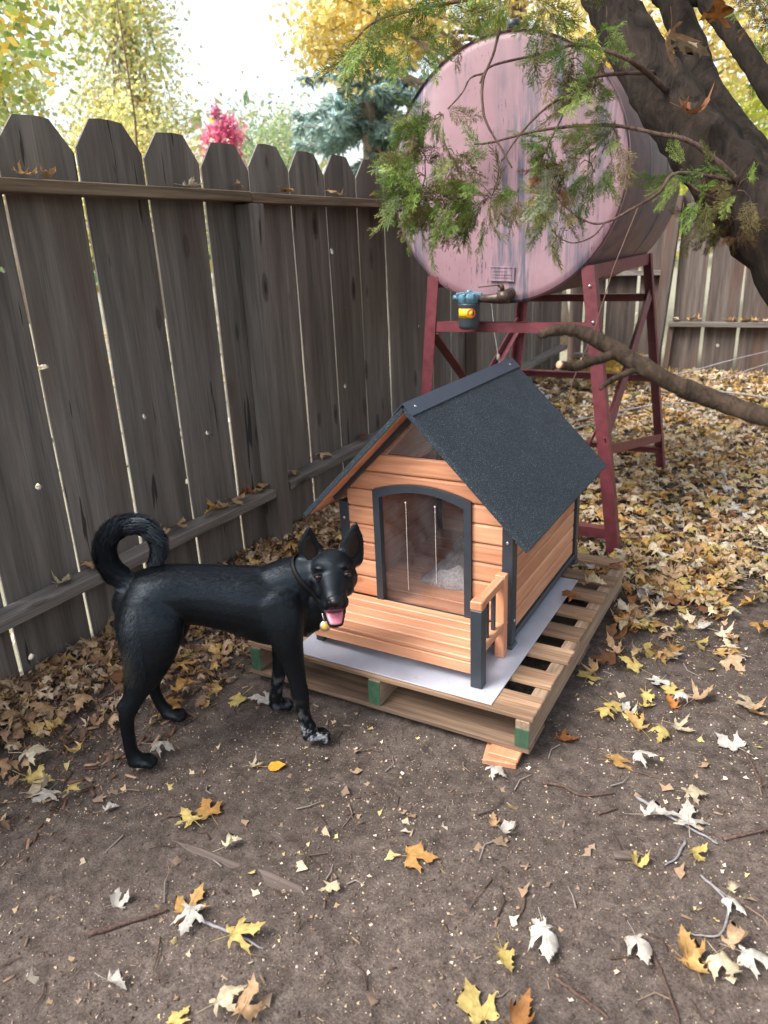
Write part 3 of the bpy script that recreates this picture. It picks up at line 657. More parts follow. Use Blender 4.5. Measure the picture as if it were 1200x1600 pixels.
for (a0, a1, z0, z1) in ((-.55, -.38, 1.070, 1.074), (-.3, -.12, 1.070, 1.074), (-.02, .12, 1.070, 1.074), (-.66, -.5, 1.082, 1.094), (-.44, -.28, 1.082, 1.094), (-.22, -.06, 1.082, 1.094), (0, .16, 1.082, 1.094)):
    b = len(V); V += [(FX+sin(a)*.0511, FY-cos(a)*.0511, z) for a, z in ((a0, z0), (a1, z0), (a1, z1), (a0, z1))]; F.append((b, b+1, b+2, b+3))
m.add(V[:12], F[:3]); m.build('label_print', M['darkink'], cn)
# stand
st_ = empty('tank_stand', (-1.2, 3.95, 0), 'maroon angle iron stand with splayed legs holding the pink tank', 'stand')
def bar(name, p0, p1, a, b, leg=.05, t=.006):
    m = MB(); m.angle(p0, p1, a, b, leg, t); return m.build(name, M['maroon'], st_, own=True)
FLt, FLb = Vector((-1.60, YT, 1.245)), Vector((-1.715, YT, -.02)); FRt, FRb = Vector((-.825, YT, 1.275)), Vector((-.640, YT, -.02))
BLt, BLb = Vector((-1.60, 4.62, 1.25)), Vector((-1.715, 4.62, -.02)); BRt, BRb = Vector((-.838, 4.62, 1.285)), Vector((-.655, 4.62, -.02))
bar('leg', FLt, FLb, (1, 0, 0), (0, 1, 0), .055); bar('leg', FRt, FRb, (-1, 0, 0), (0, 1, 0), .055)
bar('leg', BLt, BLb, (1, 0, 0), (0, -1, 0), .055); bar('leg', BRt, BRb, (-1, 0, 0), (0, -1, 0), .055)
def lerp(a, b, z): t = (z-a.z)/(b.z-a.z); return a.lerp(b, t)
dy = Vector((0, .0065, 0))
for z, w in ((1.035, .045), (.10, .05)):
    bar('cross_rail', lerp(FLt, FLb, z)+dy, lerp(FRt, FRb, z)+dy, (0, 0, -1), (0, 1, 0), w)
for z, w in ((1.065, .045), (.60, .045), (.165, .045)):
    bar('cross_rail', lerp(BLt, BLb, z)-dy, lerp(BRt, BRb, z)-dy, (0, 0, -1), (0, -1, 0), w)
bar('top_rail', FRt+Vector((-.007, .004, 0)), BRt+Vector((-.007, -.004, 0)), (0, 0, -1), (-1, 0, .1), .06); bar('top_rail', FLt+Vector((.007, .004, 0)), BLt+Vector((.007, -.004, 0)), (0, 0, -1), (1, 0, .1), .06)
# right side braces: a steep one and a low one, both meeting the front leg; left brace under the filter
bar('brace', lerp(FRt, FRb, .50)+Vector((-.008, .007, 0)), lerp(BRt, BRb, 1.06)+Vector((-.008, -.01, 0)), (-.3, .3, 1), (-1, 0, 0), .045)
bar('brace', lerp(FRt, FRb, .46)+Vector((-.008, .007, 0)), lerp(BRt, BRb, .20)+Vector((-.008, -.01, 0)), (0, -.3, 1), (-1, 0, 0), .045)
bar('brace', lerp(FLt, FLb, .98)+Vector((.01, .008, 0)), lerp(BLt, BLb, .1)+Vector((.01, -.01, 0)), (0, 1, .6), (1, 0, 0), .055)
bar('brace', lerp(FLt, FLb, .1)+Vector((.01, .012, 0)), lerp(BLt, BLb, .9)+Vector((.01, -.01, 0)), (0, -1, .6), (1, 0, 0), .045)
m = MB(); m.tube([lerp(FRt, FRb, .58)+Vector((-.05, .02, 0)), (-.93, 3.6, .3), (-.97, 3.75, .06)], .006, 6); m.build('tie_rod', M['maroon'], st_)
m = MB(); m.beam(lerp(BLt, BLb, .62)+Vector((.3, -.03, 0)), lerp(BRt, BRb, .72)+Vector((-.12, -.02, 0)), .02, .006, ch=.001); m.build('tie_rod', M['maroon'], st_)
m = MB()
for p in (FRt, BRt): 
    for z in (1.19, 1.04): q = lerp(p, FRb if p is FRt else BRb, z); m.lathe([(.007, 0), (.007, .004), (.003, .005)], (q.x-.025, q.y-.0005 if p is FRt else q.y+.005, q.z), 8, 'y')
m.build('bolt', M['screw'], st_)
m = MB(); m.tube([(-.665, 3.30, 1.50), (-.74, 3.25, 1.26), (-.80, 3.24, 1.02), (-.885, 3.24, .79), (-.92, 3.24, .60)], .0022, 5); c_ = m.build('loose_string', M['wire'])
tag(c_, 'thin brown cord hanging down past the right side of the tank stand', 'cord')
m = MB(); m.tube([(-1.53, 3.9, 1.1), (-1.51, 3.9, .92), (-1.48, 3.9, .76), (-1.44, 3.9, .6)], .003, 5); m.lathe([(.004, -.018), (.010, -.01), (.010, .01), (.004, .018)], (-1.485, 3.9, .78), 8); c_ = m.build('knotted_rope', M['rope'])
tag(c_, 'pale knotted rope hanging under the tank below the filter', 'rope')
# ---------------------------------------------------------------- dog (local frame: x along the body to the chest, y to its left, z up)
dog = empty('dog', (-1.573, 1.265, 0), 'black prick eared dog with curled tail and open mouth standing by the doghouse', 'dog')
dog.rotation_euler = (0, 0, math.atan2(.60798, .79395))
def sweep(mb, secs, n=20, up=(0, 0, 1)):
    """secs: (a, r, z, half width, half height); elliptical sections across the path, rounded ends"""
    P = [Vector((a, -r, z)) for a, r, z, w, h in secs]; W = [(w, h) for *_, w, h in secs]
    # densify with Catmull-Rom
    Q = []; S = []
    for i in range(len(P)-1):
        p0, p1, p2, p3 = P[max(i-1, 0)], P[i], P[i+1], P[min(i+2, len(P)-1)]; w0, w1, w2, w3 = [Vector(W[j]) for j in (max(i-1, 0), i, i+1, min(i+2, len(P)-1))]
        for k in range(5):
            t = k/5; f = lambda a, b, c, d: .5*((2*b)+(c-a)*t+(2*a-5*b+4*c-d)*t*t+(3*b-a-3*c+d)*t**3); Q.append(f(p0, p1, p2, p3)); S.append(f(w0, w1, w2, w3))
    Q.append(P[-1]); S.append(Vector(W[-1]))
    d = (Q[0]-Q[1]).normalized(); e = (Q[-1]-Q[-2]).normalized()
    hd = [(math.cos(q), math.sin(q)) for q in (1.45, 1.1, .7, .35)]
    A = [(Q[0]+d*s_*min(S[0]), S[0]*c) for c, s_ in hd]; B = [(Q[-1]+e*s_*min(S[-1]), S[-1]*c) for c, s_ in hd[::-1]]
    L = A+list(zip(Q, S))+B; u = Vector(up); V = []
    for i, (p, s_) in enumerate(L):
        t = (L[min(i+1, len(L)-1)][0]-L[max(i-1, 0)][0]).normalized(); side = t.cross(u)
        if side.length < .15: side = t.cross(Vector((1, 0, 0)))
        side.normalize(); hh = side.cross(t)
        if i and side.dot(ps) < 0: side, hh = -side, -hh
        ps = side
        for k in range(n): a = 2*pi*k/n; V.append(p+side*cos(a)*s_[0]+hh*sin(a)*s_[1])
    m = len(L); F = [(i*n+k, i*n+(k+1) % n, (i+1)*n+(k+1) % n, (i+1)*n+k) for i in range(m-1) for k in range(n)]+[tuple(range(n))[::-1], tuple((m-1)*n+k for k in range(n))]
    mb.add(V, F)
def ball(mb, c, rad):
    b = bmesh.new(); bmesh.ops.create_icosphere(b, subdivisions=3, radius=1); c = Vector((c[0], -c[1], c[2]))
    mb.add([(c.x+v.co.x*rad[0], c.y+v.co.y*rad[1], c.z+v.co.z*rad[2]) for v in b.verts], [[v.index for v in f.verts] for f in b.faces]); b.free()
HC = .570                                     # the head sits here along the body and looks to the dog's right
TAIL = [(.045, 0, .510), (.010, 0, .530), (-.026, 0, .570), (-.041, 0, .622), (-.024, -.002, .672), (.024, -.01, .696), (.072, -.02, .676), (.089, -.03, .622), (.070, -.036, .566)]
def dog_body():
    mb = MB()
    sweep(mb, [(.018, 0, .474, .066, .066), (.050, 0, .482, .084, .082), (.10, 0, .482, .088, .090), (.17, 0, .478, .080, .088), (.245, 0, .462, .084, .094), (.32, 0, .440, .094, .106), (.385, 0, .418, .098, .118), (.44, 0, .408, .094, .122), (.48, .004, .405, .078, .105), (.503, .008, .400, .058, .08)])
    sweep(mb, [(.40, 0, .462, .072, .082), (.455, .0, .482, .066, .078), (.505, .002, .496, .062, .070), (.550, .004, .512, .058, .058)])   # neck
    sweep(mb, [(.50, .016, .42, .05, .05), (.53, .016, .45, .05, .05), (.56, .012, .49, .052, .05)])                                        # throat
    ball(mb, (.008, .045, .43), (.046, .050, .075)); ball(mb, (.012, -.045, .42), (.046, .050, .07)); ball(mb, (.022, 0, .508), (.042, .040, .040))
    # right hind leg, thigh to paw
    sweep(mb, [(.060, .045, .485, .052, .075), (.058, .078, .425, .048, .092), (.046, .094, .360, .042, .076), (.024, .102, .298, .032, .055), (-.006, .109, .240, .022, .033), (-.030, .111, .195, .019, .027), (-.040, .112, .165, .018, .022), (-.044, .112, .105, .017, .019), (-.043, .112, .055, .018, .020), (-.036, .112, .03, .022, .024)], up=(1, 0, 0))
    sweep(mb, [(-.050, .112, .205, .013, .014), (-.028, .11, .225, .014, .018)], 14)
    # left hind leg
    sweep(mb, [(.065, -.045, .478, .052, .07), (.085, -.078, .410, .046, .070), (.085, -.092, .345, .040, .055), (.062, -.1, .285, .030, .042), (.034, -.106, .225, .022, .031), (.008, -.11, .165, .020, .026), (-.004, -.111, .130, .019, .021), (.000, -.112, .085, .017, .018), (.010, -.112, .05, .018, .019), (.024, -.112, .028, .022, .022)], up=(1, 0, 0))
    # right fore leg
    sweep(mb, [(.405, .052, .455, .046, .080), (.420, .072, .400, .040, .066), (.428, .082, .340, .034, .046), (.437, .087, .280, .026, .034), (.444, .089, .215, .022, .027), (.449, .090, .165, .0225, .026), (.452, .090, .12, .020, .022), (.457, .089, .075, .021, .021), (.466, .089, .045, .024, .023)], up=(1, 0, 0))
    # left fore leg, a little behind, wrist bent
    sweep(mb, [(.415, -.052, .44, .044, .075), (.420, -.068, .375, .038, .056), (.412, -.076, .31, .030, .040), (.403, -.08, .24, .025, .030), (.394, -.082, .175, .0225, .025), (.384, -.084, .125, .021, .022), (.372, -.086, .075, .021, .021), (.368, -.087, .045, .023, .023)], up=(1, 0, 0))
    # paws: pad and four toes each
    for a, r, ln, sp, yaw in ((-.044, .112, .052, .0125, .0), (.020, -.112, .050, .0125, .25), (.458, .089, .056, .0135, .1), (.362, -.087, .044, .0135, -.1)):
        c_, s_ = cos(yaw), sin(yaw)
        W = lambda x, y: (a+x*c_-y*s_, r+x*s_+y*c_)
        q = W(.004, 0); w = W(ln*.62, 0); sweep(mb, [(q[0], q[1], .024, .024, .022), (w[0], w[1], .018, .027, .016)])
        for i, dx in ((-1.5, .0), (-.5, .009), (.5, .009), (1.5, .0)):
            p0 = W(ln*.45, i*sp*.8); p1 = W(ln*.78+dx, i*sp); p2 = W(ln*1.0+dx, i*sp*1.05)
            sweep(mb, [(*p0, .022, .010, .010), (*p1, .0175, .0100, .0125), (*p2, .0105, .0088, .0095)], 12)
    # head
    ball(mb, (HC, .022, .532), (.066, .066, .048)); ball(mb, (HC-.036, .03, .497), (.038, .046, .042)); ball(mb, (HC+.036, .03, .497), (.038, .046, .042))
    ball(mb, (HC, .02, .50), (.06, .06, .055))
    sweep(mb, [(HC, .045, .514, .056, .044), (HC, .080, .506, .045, .037), (HC-.002, .112, .496, .037, .031), (HC-.003, .140, .488, .031, .026), (HC-.003, .151, .485, .024, .020)])
    for s_ in (-1, 1):
        ball(mb, (HC+s_*.030, .066, .552), (.020, .016, .008)); ball(mb, (HC+s_*.036, .074, .488), (.022, .036, .026)); ball(mb, (HC+s_*.023-.003, .130, .472), (.017, .028, .020)); ball(mb, (HC+s_*.046, .052, .512), (.020, .026, .017))
    sweep(mb, [(HC, .03, .462, .044, .024), (HC-.002, .075, .437, .037, .016), (HC-.003, .108, .419, .031, .011), (HC-.004, .135, .404, .023, .009)])       # lower jaw
    # ears: thick at the base, cupped, pointed
    for bx, tx, mx, br in ((-.050, -.054, -.058, .012), (.057, .079, .070, .012)):
        sweep(mb, [(HC+bx, br-.006, .540, .039, .022), (HC+(bx+mx)/2, br-.005, .574, .037, .013), (HC+mx, br-.003, .604, .031, .009), (HC+(mx+tx)/2, br-.001, .632, .0185, .007), (HC+tx, br+.002, .654, .0065, .005)], up=(0, -1, 0))
    sweep(mb, [(*p, w, w) for p, w in zip(TAIL, (.036, .030, .0235, .022, .021, .020, .018, .0155, .011))], 16, up=(0, 1, 0))
    me0 = mb.mesh('raw', None); ob = bpy.data.objects.new('raw', me0); COL.objects.link(ob)
    md = ob.modifiers.new('r', 'REMESH'); md.mode = 'VOXEL'; md.voxel_size = .0045; md.use_smooth_shade = True
    sm = ob.modifiers.new('s', 'SMOOTH'); sm.factor = .5; sm.iterations = 7
    me = bpy.data.meshes.new_from_object(ob.evaluated_get(bpy.context.evaluated_depsgraph_get())); bpy.data.objects.remove(ob); me.name = 'body'
    return me
bme = dog_body(); nv = len(bme.vertices); co = np.empty(nv*3, np.float32); bme.vertices.foreach_get('co', co); co = co.reshape(-1, 3)
no = np.empty(nv*3, np.float32); bme.vertices.foreach_get('normal', no); no = no.reshape(-1, 3)
co[:, 2] -= np.minimum(co[:, 2].min(), 0)*smooth(.05, 0, co[:, 2]); bme.vertices.foreach_set('co', co.ravel())
from mathutils import noise as mn
def coat(P):
    x, r, z = P[:, 0], -P[:, 1], P[:, 2]; n = len(P); nz = np.array([mn.noise(Vector(p)*55) for p in P]); nz2 = np.array([mn.noise(Vector(p)*160) for p in P])
    c = np.tile(np.array([.0028, .0034, .0046]), (n, 1))
    w = smooth(.085, .06, z)*smooth(.40, .43, x)*(r > .03)*smooth(.05, .42, nz*.7+nz2*.8)*.6                       # frosted front paw
    w = np.maximum(w, smooth(.024, .010, np.sqrt((x-.515)**2*.6+(z-.318)**2)+nz*.008)*(r > -.02)*(x > .47)*.75)                # chest star
    w = np.maximum(w, .10*smooth(.17, .12, z)*smooth(.1, .3, nz)*(x > .35))
    c = c+(np.array([.52, .54, .58])-c)*w[:, None]
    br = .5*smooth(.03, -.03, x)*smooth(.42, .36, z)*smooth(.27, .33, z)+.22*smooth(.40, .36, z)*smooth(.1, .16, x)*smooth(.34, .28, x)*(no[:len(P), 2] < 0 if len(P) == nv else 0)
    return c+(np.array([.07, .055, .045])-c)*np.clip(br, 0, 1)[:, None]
ca = coat(co); a_ = bme.color_attributes.new('col', 'FLOAT_COLOR', 'POINT'); full = np.ones((nv, 4), np.float32); full[:, :3] = ca; a_.data.foreach_set('color', full.ravel())
def m_coat():
    t = NT('short_black_coat'); at = t.n('ShaderNodeVertexColor', layer_name='col'); mp = t.coord(scale=(90, 300, 190), rnd=False); nz = t.noise(mp, 1, 3, .6)
    m2 = t.coord(scale=(9, 9, 9), rnd=False); n2 = t.noise(m2, 1, 3)
    t.base(at); t.set(Roughness=.5); t.p.inputs['Specular IOR Level'].default_value = .34; t.p.inputs['Specular Tint'].default_value = (.72, .86, 1, 1); t.l(t.ramp(n2, [(.3, .34), (.7, .52)]), t.p, 0, 'Roughness')
    t.p.inputs['Sheen Weight'].default_value = .0; t.p.inputs['Sheen Roughness'].default_value = .4; t.bump(nz, .5, .0015); return t.m
M['coat'] = m_coat(); bme.materials.clear(); bme.materials.append(M['coat'])
body = bpy.data.objects.new('body', bme); COL.objects.link(body); body.parent = dog
# fur: short strands lying back along the body, long ones on the tail and breeches
rf = np.random.default_rng(8); bme.calc_loop_triangles(); nt_ = len(bme.loop_triangles); tri = np.empty(nt_*3, np.int32); bme.loop_triangles.foreach_get('vertices', tri); tri = tri.reshape(-1, 3)
ar = np.linalg.norm(np.cross(co[tri[:, 1]]-co[tri[:, 0]], co[tri[:, 2]]-co[tri[:, 0]]), axis=1)
tp = np.array([(a, -r, z) for a, r, z in TAIL]); td = np.gradient(tp, axis=0); td /= np.linalg.norm(td, axis=1)[:, None]
def tail_w(p): d = np.linalg.norm(p[:, None, :]-tp[None], axis=2); return d.min(1), d.argmin(1)
cen = co[tri].mean(1); dt, it = tail_w(cen); is_t = (dt < .042) & ((cen[:, 2] > .575) | (cen[:, 0] < .012))
dens = ar*(1+5.0*is_t); NF = 120000; pick = rf.choice(nt_, NF, p=dens/dens.sum())
u1, u2 = rf.random(NF), rf.random(NF); fl_ = u1+u2 > 1; u1[fl_], u2[fl_] = 1-u1[fl_], 1-u2[fl_]
T_ = tri[pick]; root = co[T_[:, 0]]+(co[T_[:, 1]]-co[T_[:, 0]])*u1[:, None]+(co[T_[:, 2]]-co[T_[:, 0]])*u2[:, None]; nn = no[T_[:, 0]]
x, r, z = root[:, 0], -root[:, 1], root[:, 2]; tl = is_t[pick]; ti = it[pick]
head = (x > .47) & (z > .375) & ((r > .02) | (z > .53)); leg = z < .30; breech = (x < .04) & (z > .28) & (z < .5) & ~tl
D = np.tile(np.array([-1., 0, -.45]), (NF, 1)); D[(x > .42) & ~head] = (-.55, 0, -1); D[leg] = (-.12, 0, -1); D[head] = (0, 1, .25); D[breech] = (-.35, 0, -1); D[tl] = td[ti[tl]]
ln = np.full(NF, .013); ln[leg] = .007; ln[head] = .005; ln[breech] = .017; ln[tl] = np.where(((root-np.array([.024, .016, .622]))*nn).sum(1) > 0, .032, .014)[tl]*rf.uniform(.4, 1.4, NF)[tl]; ln[(z < .35) & (x > .1) & (x < .4) & ~leg] = .010
ear = (x > .47) & (z > .575); ln[ear] = .004; paw = z < .05; ln[paw] = .004
ln = ln*rf.uniform(.6, 1.3, NF); D = D-nn*(D*nn).sum(1)[:, None]; D /= np.linalg.norm(D, axis=1)[:, None]+1e-6
lift = np.where(tl, .85, np.where(breech, .40, .08))+rf.normal(0, .05, NF); D = D+nn*lift[:, None]+rf.normal(0, .06, (NF, 3)); D /= np.linalg.norm(D, axis=1)[:, None]
sd = np.cross(D, nn); sd /= np.linalg.norm(sd, axis=1)[:, None]+1e-6; wd = np.where(tl, .0015, .0007)
mid = root+D*(ln*.55)[:, None]; tip = root+D*ln[:, None]-nn*(ln*lift*.45)[:, None]; b0 = root-nn*.001
Vf = np.stack([b0-sd*wd[:, None], b0+sd*wd[:, None], mid-sd*wd[:, None]*.8, mid+sd*wd[:, None]*.8, tip], 1).reshape(-1, 3); k5 = np.arange(NF)[:, None, None]*5
Tf = (np.array([[0, 1, 3], [0, 3, 2], [2, 3, 4]])[None]+k5).reshape(-1, 3)
cf = ca[T_[:, 0]]*rf.uniform(.6, 1.7, NF)[:, None]; cf[tl] *= 3.0
fme = bulk('fur', Vf, Tf, M['coat'], np.repeat(cf, 5, 0)); gn = np.cross(sd, D); gn *= np.sign((gn*nn).sum(1))[:, None]; fn = nn+gn*np.where(tl, 1.6, np.where(breech, .9, .38))[:, None]; fn /= np.linalg.norm(fn, axis=1)[:, None]; fme.polygons.foreach_set('use_smooth', np.ones(len(Tf), bool)); fme.normals_split_custom_set_from_vertices(np.repeat(fn, 5, 0).tolist()); fur = bpy.data.objects.new('fur', fme); COL.objects.link(fur); fur.parent = dog; fur['kind'] = 'stuff'
def dpart(name, mb, mat, smooth_=True):
    me = mb.mesh(name, mat); me.polygons.foreach_set('use_smooth', [smooth_]*len(me.polygons)); o = bpy.data.objects.new(name, me); COL.objects.link(o); o.parent = dog; return o
M['eye'] = plain('dark_brown_eye', srgb(46, 31, 22), .05, 0, .2, 200, .6, 0); M['nose'] = plain('wet_black_nose', (.006, .006, .007, 1), .42, 0, .2, 300, .35, .4)
M['pupil'] = plain('black_pupil', (.002, .002, .002, 1), .05, bump=0); M['tongue'] = plain('pink_tongue', srgb(190, 108, 126), .36, 0, .12, 160, .6, .3)
M['mouth'] = plain('dark_gum', srgb(96, 48, 58), .35, 0, .2, 90); M['inner_ear'] = plain('inner_ear_skin', (.011, .0075, .0068, 1), .9, 0, .3, 60, .1); M['collar'] = plain('black_collar', (.006, .006, .007, 1), .6, 0, .15, 40, .2)
M['tag_metal'] = plain('steel_tag', srgb(190, 186, 176), .3, .9, .1); M['tag_face'] = plain('amber_tag_face', srgb(206, 156, 60), .4)
for s_ in (-1, 1):
    ec = (HC+s_*.0405, .0795, .5305)
    m = MB(); ball(m, ec, (.0118, .0112, .0104)); e = dpart('eye', m, M['eye'])
    m = MB(); ball(m, (ec[0]-.0002, ec[1]+.0060, ec[2]+.0012), (.0052, .0056, .0050)); dpart('pupil', m, M['pupil']).parent = e
    m = MB(); sweep(m, [(ec[0]-.0115, ec[1]+.002, ec[2]+.0005, .0022, .003), (ec[0], ec[1]+.0078, ec[2]+.0102, .0024, .0028), (ec[0]+.0115, ec[1]+.002, ec[2]+.0005, .0022, .003)], 10)
    sweep(m, [(ec[0]-.0115, ec[1]+.002, ec[2], .0018, .0024), (ec[0], ec[1]+.0078, ec[2]-.0098, .002, .0022), (ec[0]+.0115, ec[1]+.002, ec[2], .0018, .0024)], 10); el = dpart('eyelid', m, M['collar']); el.parent = e
m = MB(); sweep(m, [(HC-.003, .148, .4915, .0205, .0145), (HC-.003, .157, .4915, .0205, .0145), (HC-.003, .1635, .4895, .015, .011)], 20)
for s_ in (-1, 1): ball(m, (HC-.003+s_*.0125, .157, .486), (.0085, .009, .0085))
ns = dpart('nose', m, M['nose'])
m = MB()
for s_ in (-1, 1): ball(m, (HC-.003+s_*.0088, .1665, .489), (.0042, .0025, .003))
dpart('nostril', m, M['pupil']).parent = ns
m = MB(); sweep(m, [(HC-.001, .05, .462, .037, .016), (HC-.003, .09, .450, .033, .015), (HC-.004, .115, .440, .027, .010)]); dpart('mouth_lining', m, M['mouth'])
m = MB(); sweep(m, [(HC-.001, .055, .462, .021, .007), (HC-.003, .10, .438, .0235, .006), (HC-.004, .124, .4235, .0225, .0055), (HC-.004, .139, .411, .0165, .005)], 20); dpart('tongue', m, M['tongue'])
for bx, tx, mx, br in ((-.050, -.054, -.058, .012), (.057, .079, .070, .012)):
    m = MB(); sweep(m, [(HC+bx*.98, br+.015, .556, .012, .003), (HC+(bx+mx)/2, br+.0095, .576, .020, .003), (HC+mx, br+.0065, .602, .016, .002), (HC+(mx+tx)/2, br+.0065, .626, .007, .002)], 16, up=(0, -1, 0)); dpart('inner_ear', m, M['inner_ear'])
# collar ring round the neck, and its tag
m = MB(); V = []; F = []; n = 40; cc = Vector((.532, -.010, .478)); ax_ = Vector((.62, -.30, .52)).normalized(); e1 = ax_.orthogonal().normalized(); e2 = ax_.cross(e1)
from mathutils.bvhtree import BVHTree
bv = BVHTree.FromPolygons([tuple(v) for v in co], [tuple(t) for t in tri])
for i in range(n):
    a = 2*pi*i/n; d = e1*cos(a)+e2*sin(a); h = bv.ray_cast(cc, d, .2); L = (h[3] if h[0] else .07)
    for ww, oo in ((-.009, .0015), (-.009, .0045), (.009, .0045), (.009, .0015)): V.append(cc+d*(L+oo)+ax_*ww)
for i in range(n):
    for k in range(4): F.append((i*4+k, i*4+(k+1) % 4, ((i+1) % n)*4+(k+1) % 4, ((i+1) % n)*4+k))
m.add(V, F); cl = dpart('collar', m, M['collar'])
tgp = Vector((.537, -.092, .380))
m = MB(); Mx = Matrix.Translation(tgp) @ Matrix.Rotation(-.35, 4, 'X') @ Matrix.Rotation(-.2, 4, 'Z'); b = MB().lathe([(.0145, -.0012), (.0155, 0), (.0145, .0012)], (0, 0, 0), 20, 'y'); m.add([Mx @ Vector(p) for p in b.v], b.f, True)
m.tube([tgp+Vector((-.001, 0, .014)), tgp+Vector((-.004, .012, .030)), tgp+Vector((-.004, .03, .048))], .0022, 6); tg = dpart('tag', m, M['tag_metal']); tg.parent = cl
m = MB(); b = MB().lathe([(.0098, .0014), (.0095, .0021)], (0, 0, 0), 20, 'y'); m.add([Mx @ Vector(p) for p in b.v], b.f, True); tf = dpart('tag_face', m, M['tag_face']); tf.parent = cl
# ---------------------------------------------------------------- trees beyond the fences, leaf colours lightened to imitate overexposed haze
LQ = np.array([(0, 0, 0), (.32, .45, .06), (0, 1, -.05), (-.32, .45, .06)], float); LT = np.array([[0, 1, 2, 3]])
def pal(rng, n, cols):
    c = np.array([srgb(*q)[:3] for q in cols]); k = rng.integers(0, len(cols), n); return c[k]*rng.uniform(.75, 1.2, (n, 1))
def tree(name, label, base, trunk_top, r0, blobs, cols, size, seed, group='trees beyond the fence', bark='far_bark', limbs=True, cat='tree'):
    """tapered trunk, limbs to the clumps, and a crown of separate leaves gathered in clumps with gaps between; blobs: (centre, radii, clumps, leaves)"""
    rng = np.random.default_rng(seed); rr = random.Random(seed); root = empty(name, (base[0], base[1], 0), label, cat, group)
    m = MB(); top = Vector(trunk_top); b = Vector((base[0], base[1], -.1)); pts = [b.lerp(top, t)+Vector((rr.uniform(-.06, .06), rr.uniform(-.06, .06), 0))*min(t*4, 1) for t in (0, .2, .4, .6, .8, 1)]
    m.tube(pts, [r0*(1-.78*t) for t in (0, .2, .4, .6, .8, 1)], 10); P = []; Rm = []; S = []; Cc = []
    for c, rad, nc, nl in blobs:
        c = np.array(c); rad = np.array(rad); d = rng.normal(size=(nc, 3)); d /= np.linalg.norm(d, axis=1)[:, None]; cl = c+d*rad*(rng.uniform(.35, 1, (nc, 1))**.6)
        if limbs:
            for q in cl[::2]:
                s_ = b.lerp(top, rr.uniform(.4, .98)); e = Vector(q); mid = s_.lerp(e, .5)+Vector((0, 0, .1)); m.tube([s_, mid, e], [r0*.22, r0*.14, r0*.04], 5)
        k = rng.integers(0, nc, nl); sp = rad.min()*rng.uniform(.18, .42, nc); p = cl[k]+rng.normal(size=(nl, 3))*sp[k][:, None]; P.append(p); S.append(rng.uniform(.6, 1.3, nl)*size); Cc.append(pal(rng, nl, cols)*(.8+.4*rng.random(nc))[k][:, None])
    m.build('trunk', M[bark], root); P = np.concatenate(P); S = np.concatenate(S); Cc = np.concatenate(Cc)
    V, T, K = instance_np(LQ, LT, None, P, rand_rot(rng, len(P)), S, Cc); o = link('crown', bulk('crown', V, T, M['foliage'], K), root); o['kind'] = 'stuff'; return root
YL = [(248, 230, 156), (244, 222, 136), (240, 230, 164), (250, 236, 184)]
tree('leafy_tree', 'green and gold leafed tree hanging over the near left end of the fence', (-6.9, 3.6), (-6.3, 3.9, 5), .14, [((-5.95, 3.95, 3.25), (.8, .8, .75), 26, 2600), ((-6.6, 3.7, 4.6), (1.0, 1.0, .8), 20, 1400)], [(158, 178, 96), (182, 194, 104), (210, 204, 108), (222, 190, 96), (146, 168, 96)], .085, 1)
tree('poplar_tree', 'tall pale yellow green poplar rising behind the fence left of the red tree', (-13.1, 12.9), (-13, 12.8, 8.5), .2, [((-12.95, 12.6, 5.2), (1.15, 1.15, 2.6), 70, 10000), ((-12.9, 12.7, 8.2), (1.0, 1.0, 1.8), 24, 1400)], [(220, 216, 150), (204, 212, 156), (234, 214, 134), (188, 202, 152), (236, 230, 174)], .105, 2)
tree('poplar_tree', 'second pale poplar with thinner crown farther left behind the fence', (-16.2, 11.6), (-16, 11.5, 8), .2, [((-15.9, 11.4, 5.4), (1.3, 1.3, 2.8), 46, 4200)], [(206, 214, 160), (220, 216, 150), (194, 206, 156)], .17, 3)
tree('pale_bush', 'low cream yellow bush just behind the left fence pickets', (-9.0, 8.0), (-9, 8, 2.4), .06, [((-8.9, 8.05, 2.55), (1.1, 1.0, .75), 40, 6000)], [(236, 222, 150), (226, 212, 128), (204, 208, 130), (244, 234, 184)], .07, 4, cat='bush')
tree('pale_bush', 'pale whitish shrub between the yellow bush and the red tree', (-9.6, 10.3), (-9.6, 10.3, 2.2), .05, [((-9.6, 10.2, 2.35), (.75, .8, .65), 24, 2000)], [(236, 228, 200), (220, 214, 180), (206, 208, 160)], .09, 14, cat='bush')
tree('red_tree', 'small bright pinkish red pointed tree above the fence pickets', (-10.4, 12.2), (-10.35, 12.2, 4.1), .06, [((-10.3, 12.25, 2.9), (.42, .42, .7), 26, 1900), ((-10.3, 12.25, 3.45), (.27, .27, .42), 14, 1100), ((-10.3, 12.25, 3.85), (.13, .13, .2), 5, 260)], [(240, 136, 172), (244, 154, 184), (234, 120, 158), (246, 172, 194)], .09, 5)
tree('green_tree', 'pale green round tree between the red tree and the blue spruce', (-12.3, 16.2), (-12.2, 16, 4), .16, [((-12.0, 15.9, 3.5), (1.3, 1.3, 1.05), 40, 6000)], [(184, 206, 170), (198, 212, 170), (212, 216, 160)], .10, 6)
tree('maple_tree', 'big yellow maple leaning over the fence left of the pink tank', (-2.75, 9.5), (-3.3, 8.9, 4.6), .17, [((-4.35, 8.0, 3.75), (1.05, .8, .48), 44, 6000), ((-3.4, 8.5, 4.05), (1.0, .7, .6), 26, 2600), ((-3.6, 8.7, 5.4), (1.4, 1.1, .8), 20, 1400)], YL, .08, 7)
